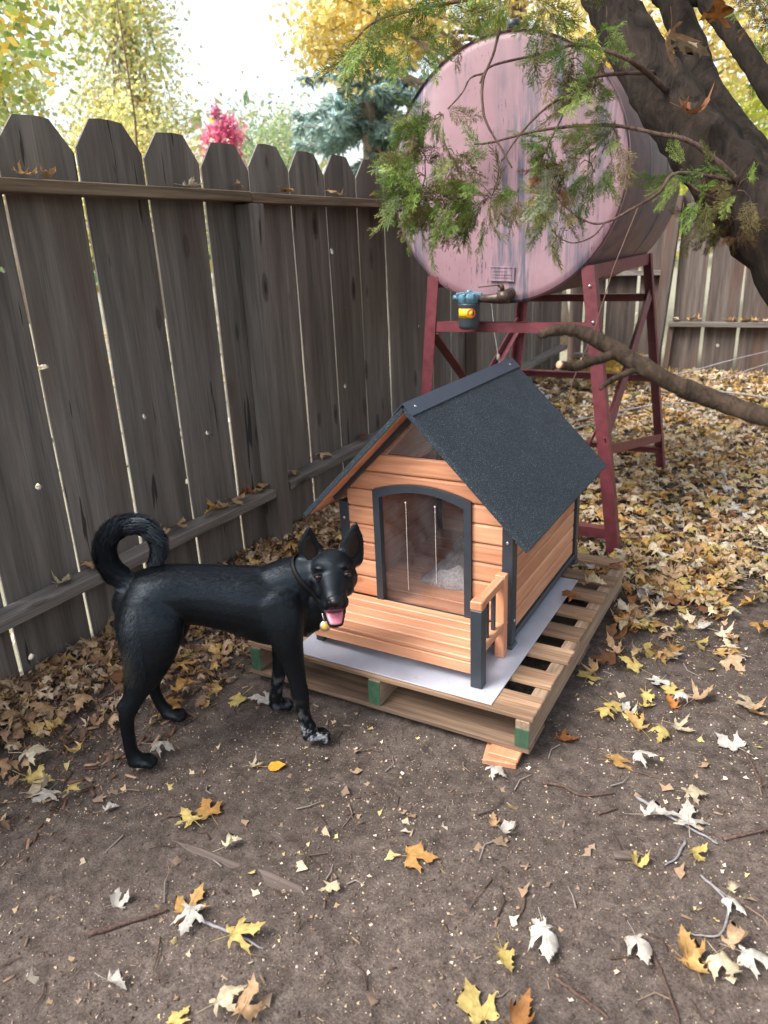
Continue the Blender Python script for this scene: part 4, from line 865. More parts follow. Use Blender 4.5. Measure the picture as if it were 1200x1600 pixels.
tree('maple_tree', 'yellow maple crown showing above and right of the pink tank', (-2.4, 11.4), (-2.5, 11.2, 4.2), .15, [((-2.7, 10.8, 3.5), (1.1, .9, .9), 40, 4000), ((-1.4, 11.6, 3.7), (1.0, .9, .9), 30, 2600)], YL, .10, 8)
tree('yellow_bush', 'bright yellow green bush beyond the back fence seen between the cedar limbs', (-.9, 13.5), (-.9, 13.5, 2.4), .08, [((-.95, 13.4, 2.5), (1.5, 1.0, .95), 34, 3400)], [(212, 216, 110), (226, 222, 130), (190, 204, 104)], .12, 9, cat='bush')
tree('green_tree', 'olive green tree far behind the back fence on the right', (2.6, 15), (2.6, 15, 5), .2, [((2.6, 15, 4.4), (2.6, 2, 2.2), 40, 3600)], [(150, 160, 96), (188, 184, 96), (130, 148, 96)], .17, 10)
m = MB(); m.tube([(-7.3, 6.85, -.1), (-7.22, 6.92, 1.6), (-7.15, 6.99, 2.9), (-7.2, 7.0, 4.6)], [.022, .018, .012, .005], 6); rt = empty('sapling', (-7.25, 6.9, 0), 'thin bare sapling stem standing behind the second and third pickets', 'sapling'); m.build('stem', M['twig'], rt)
# blue spruce: tiers of drooping boughs with needles
def spruce(base, h, seed):
    rng = np.random.default_rng(seed); rr = random.Random(seed); root = empty('spruce_tree', (base[0], base[1], 0), 'blue green spruce behind the fence left of the pink tank', 'tree', 'trees beyond the fence')
    m = MB(); m.tube([(base[0], base[1], -.1), (base[0]+.03, base[1], h*.5), (base[0], base[1], h)], [.16, .11, .02], 10); P = []; D = []
    for i in range(150):
        z = rr.uniform(.9, h*.96); L = 1.75*(1-z/h)**.8*rr.uniform(.7, 1.15)+.1; a = rr.uniform(0, 2*pi); d = Vector((cos(a), sin(a), 0)); pts = []
        for k in range(7): t = k/6; pts.append(Vector((base[0], base[1], z))+d*L*t+Vector((0, 0, -.30*L*t+.16*L*t*t)))
        m.tube(pts, [.018*(1-.8*k/6)+.003 for k in range(7)], 5)
        for k in range(1, 7):
            for q in range(2 if k < 3 else 3):
                p = pts[k-1].lerp(pts[k], rr.random()); sd = d.cross(Vector((0, 0, 1)))*rr.choice((-1, 1))*(.5+.4*rr.random())+d*.6+Vector((0, 0, -.5*rr.random())); ln = L*.22*(1.2-k/8); e = p+sd.normalized()*ln; m.tube([p, e], [.006, .002], 4)
                for w in range(34): P.append(p.lerp(e, rr.random())+Vector((rr.gauss(0, .02), rr.gauss(0, .02), rr.gauss(0, .02)))); D.append(sd.normalized()+Vector((rr.gauss(0, .6), rr.gauss(0, .6), rr.gauss(0, .5))))
    m.build('trunk', M['far_bark'], root); n = len(P); P = np.array([tuple(p) for p in P]); D = np.array([tuple(p) for p in D]); D /= np.linalg.norm(D, axis=1)[:, None]
    x = np.cross(D, rng.normal(size=(n, 3))); x /= np.linalg.norm(x, axis=1)[:, None]; Rm = np.stack([x, D, np.cross(x, D)], -1)
    V, T, K = instance_np(LQ*np.array([.40, 1, 1]), LT, None, P, Rm, rng.uniform(.09, .19, n), pal(rng, n, [(178, 204, 204), (160, 190, 192), (194, 214, 212), (168, 190, 178), (202, 214, 196)])); o = link('foliage', bulk('foliage', V, T, M['foliage'], K), root); o['kind'] = 'stuff'
spruce((-6.55, 11.35), 7.5, 21)
# a ring of woods far off
rng_ = np.random.default_rng(30); n = 26000; a = rng_.uniform(0, 2*pi, n); rd = rng_.uniform(34, 46, n); z = rng_.uniform(0, 1, n)**.8*(4.5+1.5*np.sin(a*9)+np.sin(a*23)); P = np.stack([np.cos(a)*rd, np.sin(a)*rd, z], -1)
V, T, K = instance_np(LQ, LT, None, P, rand_rot(rng_, n), rng_.uniform(.5, 1.0, n), pal(rng_, n, [(150, 164, 110), (186, 180, 104), (120, 146, 110), (206, 186, 110)])); o = link('distant_woods', bulk('distant_woods', V, T, M['foliage'], K)); tag(o, 'distant autumn woods all round beyond the yards', 'woods', kind='stuff')

# ---------------------------------------------------------------- the cedar at the right, its limbs and sprays
ced = empty('cedar_tree', (.72, 2.28, 0), 'dark leaning cedar with green scaly sprays hanging in front of the tank', 'tree')
rc = random.Random(77)
def limb(name, pts, mat='bark', n=12, lab=None, rough=.06):
    P = [Vector(p[:3]) for p in pts]; R = [p[3] for p in pts]; Q = []; W = []
    for i in range(len(P)-1):
        p0, p1, p2, p3 = P[max(i-1, 0)], P[i], P[i+1], P[min(i+2, len(P)-1)]
        for k in range(6): t = k/6; Q.append(.5*((2*p1)+(p2-p0)*t+(2*p0-5*p1+4*p2-p3)*t*t+(3*p1-p0-3*p2+p3)*t**3)); W.append((R[i]+(R[i+1]-R[i])*t)*(1+rc.uniform(-rough, rough)))
    Q.append(P[-1]); W.append(R[-1]); m = MB(); m.tube(Q, W, n, jitter=rough, rng=rc); o = m.build(name, M[mat], ced)
    if lab: o['label'] = lab
    return o
limb('trunk', [(.80, 2.30, -.15, .23), (.70, 2.27, .15, .19), (.52, 2.24, .55, .16), (.298, 2.222, .854, .142), (.073, 2.222, 1.165, .118), (-.086, 2.221, 1.352, .103), (-.187, 2.233, 1.463, .092), (-.282, 2.246, 1.569, .084), (-.387, 2.298, 1.689, .076), (-.499, 2.357, 1.839, .070), (-.601, 2.422, 1.988, .062), (-.68, 2.495, 2.125, .058), (-.78, 2.58, 2.4, .05), (-.85, 2.7, 3.0, .035)], n=18)
limb('limb', [(.298, 2.3, .95, .09), (.10, 2.30, 1.23, .07), (-.046, 2.318, 1.395, .052), (-.15, 2.437, 1.535, .042), (-.249, 2.547, 1.642, .042), (-.355, 2.66, 1.777, .042), (-.439, 2.798, 1.928, .044), (-.522, 2.877, 2.086, .044), (-.577, 2.963, 2.22, .042), (-.6, 3.05, 2.9, .03)])
limb('limb', [(.35, 2.30, .95, .08), (.22, 2.31, 1.10, .06), (.10, 2.343, 1.33, .045), (-.045, 2.422, 1.56, .034), (-.165, 2.485, 1.72, .029), (-.255, 2.554, 1.845, .028), (-.318, 2.593, 1.93, .028), (-.379, 2.62, 2.008, .028), (-.425, 2.637, 2.112, .031), (-.5, 2.7, 2.8, .02)])
limb('limb', [(-.18, 2.25, 1.44, .06), (-.276, 2.294, 1.525, .052), (-.363, 2.402, 1.61, .05), (-.468, 2.514, 1.73, .048), (-.59, 2.643, 1.915, .042), (-.713, 2.734, 2.156, .036), (-.8, 2.9, 2.7, .02)])
limb('dead_limb', [(.66, 2.20, .45, .040), (.52, 1.80, .86, .027), (.36, 1.42, 1.02, .020), (.135, 1.298, 1.062, .0172), (-.031, 1.334, 1.095, .0162), (-.112, 1.355, 1.115, .0160), (-.185, 1.35, 1.141, .0162), (-.244, 1.341, 1.172, .0160), (-.305, 1.335, 1.208, .0148), (-.355, 1.329, 1.232, .0120), (-.388, 1.31, 1.236, .0096), (-.415, 1.29, 1.229, .0074)], 'dead_branch', 12, 'bare grey brown dead limb reaching in from the right in front of the stand', .09)
limb('stub', [(-.285, 1.338, 1.196, .0095), (-.320, 1.30, 1.186, .0085), (-.343, 1.273, 1.179, .0080), (-.362, 1.243, 1.186, .0072)], 'dead_branch', 8)
m = MB(); m.lathe([(.0068, 0), (.006, .003)], (0, 0, 0), 10); d = Vector((-.364+.343, 1.239-1.273, 1.190-1.177)).normalized(); Mx = Matrix.Translation((-.3625, 1.2425, 1.1865)) @ d.to_track_quat('Z', 'Y').to_matrix().to_4x4(); m.v = [tuple(Mx @ Vector(p)) for p in m.v]; m.build('cut_end', M['cedar_x'], ced)
limb('stub', [(-.249, 1.339, 1.170, .0068), (-.283, 1.3, 1.157, .005), (-.297, 1.263, 1.145, .003)], 'dead_branch', 7)
TW = {'t1': [(-.20, 2.15, 1.50, .009), (-.297, 2.06, 1.585, .0056), (-.373, 2.027, 1.61, .005), (-.469, 1.981, 1.634, .0044), (-.561, 1.929, 1.636, .0038), (-.639, 1.88, 1.628, .0031), (-.716, 1.828, 1.609, .0025), (-.754, 1.804, 1.606, .0018)],
 't2': [(-.40, 2.25, 1.73, .009), (-.456, 2.049, 1.777, .0056), (-.567, 2.001, 1.818, .0045), (-.622, 1.964, 1.803, .004), (-.676, 1.929, 1.795, .0033), (-.746, 1.881, 1.777, .0026), (-.76, 1.857, 1.742, .002)],
 't3': [(-.62, 2.3, 2.08, .007), (-.747, 1.966, 1.982, .004), (-.737, 1.936, 1.897, .004), (-.741, 1.898, 1.812, .0034), (-.755, 1.864, 1.749, .0034), (-.748, 1.844, 1.692, .0032), (-.732, 1.835, 1.648, .0028), (-.693, 1.833, 1.59, .0026), (-.668, 1.831, 1.55, .002)],
 't4': [(-.44, 2.25, 1.78, .006), (-.524, 1.996, 1.745, .004), (-.584, 1.944, 1.705, .0034), (-.631, 1.9, 1.665, .003), (-.67, 1.855, 1.61, .0026), (-.69, 1.826, 1.568, .002)],
 't5': [(-.20, 2.16, 1.50, .007), (-.321, 2.02, 1.522, .0042), (-.355, 1.983, 1.481, .004), (-.403, 1.942, 1.448, .0034), (-.458, 1.897, 1.418, .0026), (-.499, 1.876, 1.424, .002), (-.55, 1.862, 1.462, .0018), (-.583, 1.862, 1.506, .0013)],
 't6': [(-.458, 1.897, 1.418, .0022), (-.48, 1.872, 1.388, .002), (-.518, 1.845, 1.376, .0015), (-.554, 1.832, 1.394, .0013), (-.573, 1.832, 1.421, .0012)],
 't7': [(-.757, 1.868, 1.763, .0026), (-.782, 1.85, 1.754, .002), (-.795, 1.83, 1.722, .002), (-.819, 1.801, 1.688, .0015)],
 't8': [(-.56, 1.964, 1.718, .0028), (-.606, 1.879, 1.578, .002), (-.613, 1.857, 1.536, .002), (-.627, 1.831, 1.494, .0014)],
 't9': [(-.62, 2.35, 2.05, .008), (-.80, 1.98, 1.95, .005), (-.95, 1.90, 1.93, .0036), (-1.06, 1.89, 1.92, .003), (-1.14, 1.90, 1.88, .002)],
 't10': [(-.21, 2.15, 1.45, .006), (-.26, 2.05, 1.47, .004), (-.30, 2.03, 1.50, .003)]}
for k, v in TW.items(): limb('twig', v, 'twig', 6, rough=.1)
def spray(seed):
    """one flattened, forked spray of scale leaves, unit length along +y"""
    r = random.Random(seed); V = []; F = []; Cc = []
    def strip(p, d, ln, w, b):
        sd = d.cross(Vector((r.gauss(0, .45), r.gauss(0, .45), 1))).normalized(); i = len(V); e = p+d*ln
        V.extend([p-sd*w*.6, p+sd*w*.6, p+d*ln*.6+sd*w, e, p+d*ln*.6-sd*w]); F.append((i, i+1, i+2, i+4)); F.append((i+4, i+2, i+3, i+3)); Cc.extend([b*.8, b*.8, b, b*1.2, b]); return e
    p = Vector((0, 0, 0)); d = Vector((0, 1, 0)); N = 14
    for k in range(N):
        d = (d+Vector((r.gauss(0, .09), 0, r.gauss(0, .07)-.02))).normalized(); q = strip(p, d, 1/N*1.15, .0075, .6); p = p+d/N; t = k/N
        for s_ in (-1, 1):
            if r.random() < .12: continue
            an = s_*r.uniform(.55, .95); bd = Matrix.Rotation(an, 3, 'Z') @ d; bd = (bd+Vector((0, 0, r.gauss(0, .18)))).normalized(); L = (.42*(1-t)**.8+.09)*r.uniform(.7, 1.15); m_ = max(2, int(L/.058)); bp = p.copy()
            for j in range(m_):
                bd = (bd+d*.10+Vector((0, 0, r.gauss(0, .08)))).normalized(); strip(bp, bd, L/m_*1.2, .0085, r.uniform(.8, 1.1)); bp = bp+bd*L/m_
                for s2 in (-1, 1):
                    if r.random() < .25: continue
                    cd = Matrix.Rotation(s2*r.uniform(.5, .9), 3, 'Z') @ bd; cd = (cd+Vector((0, 0, r.gauss(0, .25)))).normalized(); strip(bp, cd, (.13*(1-j/m_)+.05)*r.uniform(.6, 1.2), .0092, r.uniform(.85, 1.3))
    T = [f if f[2] != f[3] else f[:3]+(f[2],) for f in F]; tris = []
    for f in F:
        tris.append((f[0], f[1], f[2]));
        if f[2] != f[3]: tris.append((f[0], f[2], f[3]))
    return np.array([tuple(v) for v in V]), np.array(tris), np.array(Cc)
SPR = [spray(s_) for s_ in (1, 2, 3, 4, 5)]
def put_sprays(name, clusters, seed, cols, per, ln, parent, bias=(-.45, -.15, -.5), twigs=True):
    rng = np.random.default_rng(seed); Vs, Ts, Ks = [], [], []; off = 0; m = MB()
    for (cx, cy, cz, rr) in clusters:
        c = np.array([cx, cy, cz]); n = per; dirs = rng.normal(size=(n, 3)); dirs /= np.linalg.norm(dirs, axis=1)[:, None]; o = c+dirs*rr*rng.uniform(.05, .95, (n, 1))
        D = dirs*.75+np.array(bias)+rng.normal(size=(n, 3))*.25; D /= np.linalg.norm(D, axis=1)[:, None]; N = np.cross(D, rng.normal(size=(n, 3))+np.array([.6, -.8, .3])); N /= np.linalg.norm(N, axis=1)[:, None]; Rm = np.stack([np.cross(D, N), D, N], -1)
        tint = pal(rng, n, cols); s_ = rng.uniform(*ln, n); k = rng.integers(0, len(SPR), n)
        for i in range(n):
            tv, tt, tc = SPR[k[i]]; V = (tv*s_[i]) @ Rm[i].T+o[i]; Vs.append(V); Ts.append(tt+off); off += len(V); Ks.append(tint[i][None]*tc[:, None])
            if twigs and i % 2 == 0: cv = Vector(c); ov = Vector(o[i]); m.tube([cv+Vector((0, 0, .01)), cv.lerp(ov, .5)+Vector((0, 0, .012)), ov], [.0016, .0013, .0009], 4)
    o = link(name, bulk(name, np.concatenate(Vs), np.concatenate(Ts), M['needle'], np.concatenate(Ks)), parent); o['kind'] = 'stuff'
    if twigs: t = m.build('twigs', M['twig'], parent); t['kind'] = 'stuff'
GR = [(104, 132, 58), (124, 148, 66), (94, 116, 54), (142, 160, 82), (122, 126, 66), (112, 100, 60)]
c1 = [(-.83, 1.79, 1.665, .045), (-.86, 1.755, 1.65, .04), (-.841, 1.717, 1.529, .075), (-.805, 1.767, 1.588, .06), (-.762, 1.744, 1.473, .065), (-.873, 1.735, 1.590, .055), (-.787, 1.709, 1.452, .05), (-.729, 1.743, 1.512, .05), (-.697, 1.743, 1.469, .045), (-.877, 1.704, 1.507, .05), (-.84, 1.71, 1.475, .05)]
c2 = [(-.646, 1.818, 1.488, .05), (-.557, 1.879, 1.512, .06), (-.509, 1.921, 1.545, .06), (-.475, 1.958, 1.586, .055), (-.468, 1.98, 1.628, .05), (-.55, 1.862, 1.462, .045), (-.593, 1.886, 1.578, .04), (-.60, 1.87, 1.50, .05)]
c3 = [(-.695, 1.89, 1.91, .055), (-.615, 1.926, 1.88, .055), (-.822, 1.888, 1.901, .08), (-.941, 1.889, 1.92, .07), (-1.049, 1.889, 1.924, .06), (-.581, 1.976, 1.776, .065), (-.518, 1.981, 1.712, .045), (-1.112, 1.895, 1.878, .05), (-.942, 1.851, 1.853, .04), (-.53, 2.1, 1.865, .07), (-.56, 1.95, 1.80, .05)]
c4 = [(-.264, 2.04, 1.491, .05), (-.313, 2.062, 1.520, .045), (-.19, 2.013, 1.465, .04), (-.238, 2.883, 1.853, .05), (-.228, 2.415, 1.93, .05)]
put_sprays('foliage', c1, 1, GR, 10, (.06, .11), ced); put_sprays('foliage', c2, 2, GR+[(132, 140, 110)], 8, (.06, .11), ced); put_sprays('foliage', c3, 3, GR, 6, (.07, .13), ced, (-.3, -.1, -.6)); put_sprays('foliage', c4, 4, GR, 6, (.05, .10), ced)
put_sprays('dry_foliage', [(-.565, 1.875, 1.515, .03), (-.60, 1.88, 1.555, .025)], 5, [(150, 84, 56), (168, 100, 66)], 5, (.04, .07), ced); put_sprays('dry_foliage', [(-.235, 2.10, 1.43, .05), (-.205, 2.12, 1.40, .04), (-.22, 2.36, 1.96, .07), (-.15, 2.3, 1.93, .07), (-.13, 2.32, 1.90, .05)], 6, [(92, 70, 44), (110, 84, 50), (96, 88, 50)], 10, (.05, .09), ced)
# the rest of the crown, above and beside the frame, which shades the yard
rk = random.Random(4); crown = []
for i in range(150):
    a = rk.uniform(0, 2*pi); rad = rk.uniform(.3, 2.0); crown.append((.35+cos(a)*rad, 2.3+sin(a)*rad*.95, rk.uniform(3.0, 5.0), .26))
put_sprays('crown', crown, 7, GR, 9, (.22, .40), ced, (0, 0, -.4), False)
# ---------------------------------------------------------------- fallen leaves
MAPLE = [(0, 0), (.07, .02), (.19, -.06), (.28, -.07), (.42, -.05), (.27, .03), (.20, .07), (.10, .13), (.24, .18), (.30, .25), (.42, .27), (.50, .38), (.66, .50), (.47, .46), (.43, .53), (.33, .42), (.20, .35), (.075, .31), (.105, .48), (.14, .56), (.26, .66), (.16, .66), (.135, .76), (.20, .84), (.10, .86), (0, 1.08)]
OVAL = [(0, 0), (.16, .04), (.30, .16), (.37, .32), (.35, .50), (.25, .70), (.11, .86), (0, 1.0)]
def leaf_template(half, curl, seed, stem=.55):
    """one leaf: lobed blade triangulated across its midrib, curled by (fold, roll, lobe curl), with a stalk; 1 unit long"""
    r = random.Random(seed); pts = half+[(-x*r.uniform(.85, 1.08), y+r.uniform(-.02, .02)) for x, y in half[-2:0:-1]]; bm = bmesh.new()
    vs_ = [bm.verts.new((x, y, 0)) for x, y in pts]; f = bm.faces.new(vs_); bmesh.ops.triangulate(bm, faces=[f]); long_ = [e for e in bm.edges if e.calc_length() > .28]
    bmesh.ops.subdivide_edges(bm, edges=long_, cuts=1); bmesh.ops.triangulate(bm, faces=bm.faces[:]); bm.verts.index_update(); fold, roll, lc = curl; V = []
    ph = r.uniform(0, 6.28); tw = r.uniform(-.5, .5)*lc
    for v in bm.verts:
        x, y, z = v.co.x, v.co.y-.35, 0.
        if abs(roll) > 1e-3: a = y*roll; y, z = sin(a)/roll, (1-cos(a))/roll
        if abs(fold) > 1e-3: a = x*fold; x, z2 = sin(a)/fold, (1-cos(a))/fold; z += z2
        d = math.hypot(v.co.x, v.co.y-.3); z += lc*(d*d)*(.6+.7*sin(3*math.atan2(v.co.x, v.co.y-.3)+ph))+.018*sin(17*v.co.x+ph)*sin(15*v.co.y)+.05*abs(math.fmod(abs(v.co.x)*7, 1)-.5)*.35; x += tw*z; V.append((x, y+.35, z))
    T = [tuple(v.index for v in q.verts) for q in bm.faces]; bm.free(); C_ = [1-.22*min(1, abs(x)*.5)*(y > .3)+r.uniform(-.10, .06) for x, y, z in V]
    def bend(px, py):
        x, y, z = px, py-.35, 0.
        if abs(roll) > 1e-3: a = y*roll; y, z = sin(a)/roll, (1-cos(a))/roll
        if abs(fold) > 1e-3: a = x*fold; x, z2 = sin(a)/fold, (1-cos(a))/fold; z += z2
        d = math.hypot(px, py-.3); z += lc*(d*d)*(.6+.7*sin(3*math.atan2(px, py-.3)+ph)); return (x+tw*z, y+.35, z)
    for tx, ty in ((0, .98), (.56, .44), (-.56, .44), (.34, -.04), (-.34, -.04)) if half is MAPLE else ((0, .9),):
        k0 = len(V); l = math.hypot(tx, ty); sx, sy = -ty/l*.011, tx/l*.011
        for q in range(5):
            t = q/4; w_ = 1-.75*t
            for e in (-1, 1): bx_, by_, bz_ = bend(tx*t+e*sx*w_, ty*t+e*sy*w_+.02); V.append((bx_, by_, bz_+.010)); C_.append(.70)
        for q in range(4): i0 = k0+2*q; T += [(i0, i0+1, i0+3), (i0, i0+3, i0+2)]
    n = len(V); L = stem*r.uniform(.7, 1.2); bx = r.uniform(-.2, .2); w = .011; z0 = V[0][2]; lift = r.uniform(0, .10)
    for k, t in enumerate((0, .5, 1)): V += [(bx*t*t*L-w, -L*t, z0+lift*t), (bx*t*t*L+w, -L*t, z0+lift*t), (bx*t*t*L, -L*t, z0+lift*t+w*1.6)]; C_ += [.95]*3
    for k in (0, 1):
        for q in range(3): a, b, c, d = n+k*3+q, n+k*3+(q+1) % 3, n+k*3+3+(q+1) % 3, n+k*3+3+q; T += [(a, b, c), (a, c, d)]
    V = np.array(V); V[:, 2] -= V[:, 2].min(); return V, np.array(T), np.array(C_)
FLAT = [leaf_template(MAPLE, c, s_) for s_, c in enumerate([(.25, .3, .12), (-.3, -.3, .15), (.5, -.2, .2), (-.5, .35, -.22)])]
CURL = [leaf_template(MAPLE, c, s_+10) for s_, c in enumerate([(1.9, .8, .3), (-1.7, -.9, .4), (2.8, .4, .2), (1.1, 2.1, .5), (-2.4, 1.2, .3), (3.4, -1.2, .2)])]
DROOP = [leaf_template(MAPLE, c, s_+30) for s_, c in enumerate([(-1.7, -1.3, -.25), (-2.2, -.7, -.2), (-1.3, -1.9, -.3)])]
LCOL = {'white': [(206, 200, 190), (196, 188, 178)], 'cream': [(208, 194, 164), (196, 180, 150)], 'gold': [(190, 150, 92), (198, 160, 102), (178, 136, 80)], 'yellow': [(200, 178, 110), (190, 168, 100)], 'tan': [(182, 148, 112), (194, 162, 128)], 'brown': [(126, 86, 56), (146, 100, 64), (112, 78, 54)]}
lr = random.Random(99)
def leaf(x, y, col, look, size, tip=None, label=None, group=None, z=None, tilt=.12, cat='leaf', name='fallen_leaf'):
    """tip: where the leaf's point goes as seen by someone facing along the fence, degrees from straight away, clockwise"""
    tv, tt, tc = lr.choice({'flat': FLAT, 'curled': CURL, 'drooping': DROOP}[look]) if look != 'oval' else OV
    yaw = lr.uniform(0, 2*pi) if tip is None else radians(30-tip); c = Vector(srgb(*lr.choice(LCOL[col]) if isinstance(col, str) else col)[:3])*lr.uniform(.88, 1.1)
    d_ = np.hypot(tv[:, 0], tv[:, 1]-.3); k_ = np.clip((d_-.30)*1.6, 0, 1)*lr.choice((0, .15, .35, .6))*np.array([lr.uniform(.3, 1) for _ in d_]); cc_ = np.array(c)[None]*tc[:, None]; cc_ = cc_+(np.array(srgb(132, 92, 60)[:3])*.9-cc_)*k_[:, None]
    tv = tv*np.array([lr.uniform(.82, 1.1), lr.uniform(.9, 1.08), lr.uniform(.7, 1.2)]); me = bulk('fallen_leaf', tv*size, tt, M['leaf'], cc_); o = bpy.data.objects.new(name, me); COL.objects.link(o)
    o.rotation_euler = (lr.gauss(0, tilt), lr.gauss(0, tilt), yaw); cx = Vector((-sin(yaw), cos(yaw)))*size*.4
    zz = float(gz(x, y))+(.022 if x < -1.55 else 0) if z is None else z; o.location = (x-cx.x, y-cx.y, zz+.004+size*tilt*.35); tag(o, label, cat, group); return o
OV = leaf_template(OVAL, (.5, .5, .1), 50)
# the ones that can be picked out one by one on the bare dirt
HAND = [(-1.628, .915, 'white', 'flat', .085, 190, 'white maple leaf near the left edge of the dirt, its stalk pointing away'), (-1.597, .99, 'yellow', 'curled', .06, 40, 'small yellow leaf beside the white leaf at the left edge'), (-1.472, 1.001, 'white', 'curled', .045, 60, 'little white torn leaf on the dirt in front of the dog'),
 (-1.518, 1.242, 'white', 'drooping', .085, 95, 'arched white leaf beside the dog\'s near hind paw'), (-1.179, 1.345, (226, 170, 60), 'oval', .065, 90, 'rounded orange yellow leaf on the dirt below the dog'), (-1.235, 1.325, 'cream', 'curled', .05, 80, 'curled cream leaf touching the rounded orange leaf'),
 (-1.241, 1.061, 'yellow', 'flat', .08, 320, 'yellow maple leaf, nearer of the pair in front of the dog'), (-1.231, 1.118, 'gold', 'flat', .08, 330, 'golden maple leaf, farther of the pair in front of the dog'), (-1.051, .865, 'gold', 'flat', .085, 20, 'golden brown leaf lying on top of a white leaf, left foreground'), (-1.021, .825, 'white', 'flat', .085, 185, 'white star shaped leaf half under the golden brown leaf'),
 (-.887, .857, 'yellow', 'flat', .095, 75, 'large yellow maple leaf with long stalk in the left foreground'), (-.654, 1.222, 'gold', 'flat', .085, 95, 'lone yellow maple leaf in the middle of the bare dirt'), (-.107, 1.624, 'white', 'flat', .095, 20, 'large clean white maple leaf lying across a twig'), (-.596, 1.581, 'white', 'curled', .07, 130, 'white two lobed leaf just in front of the pallet corner'),
 (-.487, 1.386, 'white', 'curled', .065, 130, 'narrow white leaf right of centre on the bare dirt'), (-.538, 1.408, 'tan', 'curled', .06, 10, 'crumpled tan leaf touching the narrow white leaf'), (-.314, 1.126, 'white', 'drooping', .085, 180, 'big drooping white leaf in the lower right foreground'), (-.338, 1.17, 'white', 'curled', .06, 330, 'small white curl behind the big drooping white leaf'), (-.136, 1.201, 'white', 'drooping', .07, 175, 'hanging white leaf with upright stalk, lower right'),
 (-.049, 1.238, 'gold', 'curled', .085, 0, 'rolled golden leaf at the left of the lower right cluster'), (.035, 1.305, 'tan', 'curled', .08, 60, 'tan folded leaf at the top of the lower right cluster'), (-.033, 1.205, 'gold', 'curled', .08, 150, 'golden curled leaf at the bottom of the lower right cluster'), (.025, 1.221, 'cream', 'curled', .08, 160, 'cream crumpled leaf in the lower right cluster'), (.07, 1.27, 'white', 'drooping', .08, 120, 'white limp leaf at the right of the lower right cluster'),
 (.021, 1.385, 'white', 'drooping', .06, 150, 'white pointed leaf above the lower right cluster'), (-.045, 2.005, 'white', 'flat', .085, 330, 'bright white leaf at the right edge beside the bare dirt'), (-.30, 1.794, 'gold', 'flat', .095, 80, 'large golden leaf on the dirt right of the pallet corner'), (-.245, 1.81, 'white', 'drooping', .07, 110, 'white leaf lying against the large golden leaf'), (-.103, 1.728, 'cream', 'curled', .075, 95, 'folded cream leaf beyond the large white leaf'),
 (-.496, 2.181, 'yellow', 'flat', .085, 30, 'yellow green maple leaf beside the right side of the pallet'), (-.235, 2.225, 'yellow', 'flat', .07, 20, 'pale yellow leaf above the brown cupped leaf'), (-.226, 2.14, (176, 116, 62), 'curled', .075, 0, 'brown cupped leaf with stalk towards the camera'), (-.274, 2.446, 'white', 'flat', .08, 90, 'white feathery leaf right of the pallet, out in the open'), (-.103, 2.599, 'cream', 'flat', .075, 350, 'cream leaf, top of the far right trio'), (-.11, 2.548, 'gold', 'flat', .075, 120, 'golden leaf, bottom of the far right trio'), (-.06, 2.55, 'white', 'flat', .07, 100, 'white leaf, right of the far right trio'),
 (-.467, 1.816, (150, 96, 52), 'curled', .075, 80, 'brown leaf lying right beside the front corner of the pallet'), (-.283, 2.644, 'yellow', 'curled', .075, 260, 'yellow rolled leaf beyond the white feathery leaf'), (-.331, 2.04, 'white', 'curled', .065, 100, 'white crumpled leaf between the pallet and the brown cupped leaf'), (-.382, 2.06, 'yellow', 'flat', .07, 150, 'torn yellow leaf left of the white crumpled leaf'), (-.29, 2.10, 'yellow', 'curled', .06, 80, 'narrow yellow leaf left of the brown cupped leaf'),
 (-.375, 1.062, 'yellow', 'curled', .075, 170, 'yellow shredded leaf left of the big drooping white leaf'), (-.39, .945, 'yellow', 'flat', .09, 340, 'yellow leaf cut by the bottom edge, right of centre'), (-.31, .96, (150, 104, 60), 'curled', .085, 30, 'brown leaf at the bottom edge beside the yellow one'), (-.819, .724, 'cream', 'curled', .085, 60, 'torn cream leaf near the bottom edge, left of centre'), (-.777, .735, 'tan', 'curled', .08, 20, 'tan torn leaf touching the torn cream leaf'), (-1.203, .797, 'white', 'curled', .06, 60, 'white curl in the left foreground'), (-1.05, .642, 'white', 'curled', .055, 110, 'white curled leaf at the lower left'), (-.891, .658, 'yellow', 'flat', .05, 30, 'small yellow leaf near the bottom edge'),
 (-.796, 1.045, 'cream', 'curled', .05, 190, 'small cream curl left of the middle of the dirt'), (-1.508, 1.551, 'yellow', 'flat', .09, 230, 'yellow maple leaf on the ground between the dog\'s legs'), (-1.425, 1.60, 'white', 'flat', .095, 280, 'pale star shaped leaf under the dog\'s far front paw'), (-1.629, 1.394, 'gold', 'flat', .10, 130, 'large golden leaf under the dog\'s far hind paw'), (-1.675, 1.50, 'gold', 'curled', .10, 40, 'big crumpled gold leaf behind the dog\'s far hind leg'), (-1.83, 1.665, 'yellow', 'flat', .10, 20, 'bright yellow leaf seen under the dog\'s belly'), (-1.76, 1.60, 'gold', 'flat', .085, 80, 'gold leaf just behind the bright yellow leaf under the belly'), (-1.807, 1.029, 'cream', 'curled', .10, 80, 'pale folded leaf at the left edge among the mulch'), (-1.734, .974, 'yellow', 'curled', .09, 100, 'yellow crumpled leaf at the left edge among the mulch'),
 (.012, 1.45, 'cream', 'curled', .045, 40, 'little cream curl near the curved twig'), (-.181, 1.429, 'yellow', 'curled', .055, 80, 'yellow ragged leaf beside the bark chip'), (-.067, 1.518, 'yellow', 'curled', .06, 70, 'pale yellow folded leaf below the large white leaf'), (-1.085, 1.05, 'cream', 'curled', .06, 60, 'shredded cream leaf above the golden brown leaf'), (-.18, 1.60, 'white', 'curled', .075, 100, 'torn white leaf beside the large clean white leaf')]
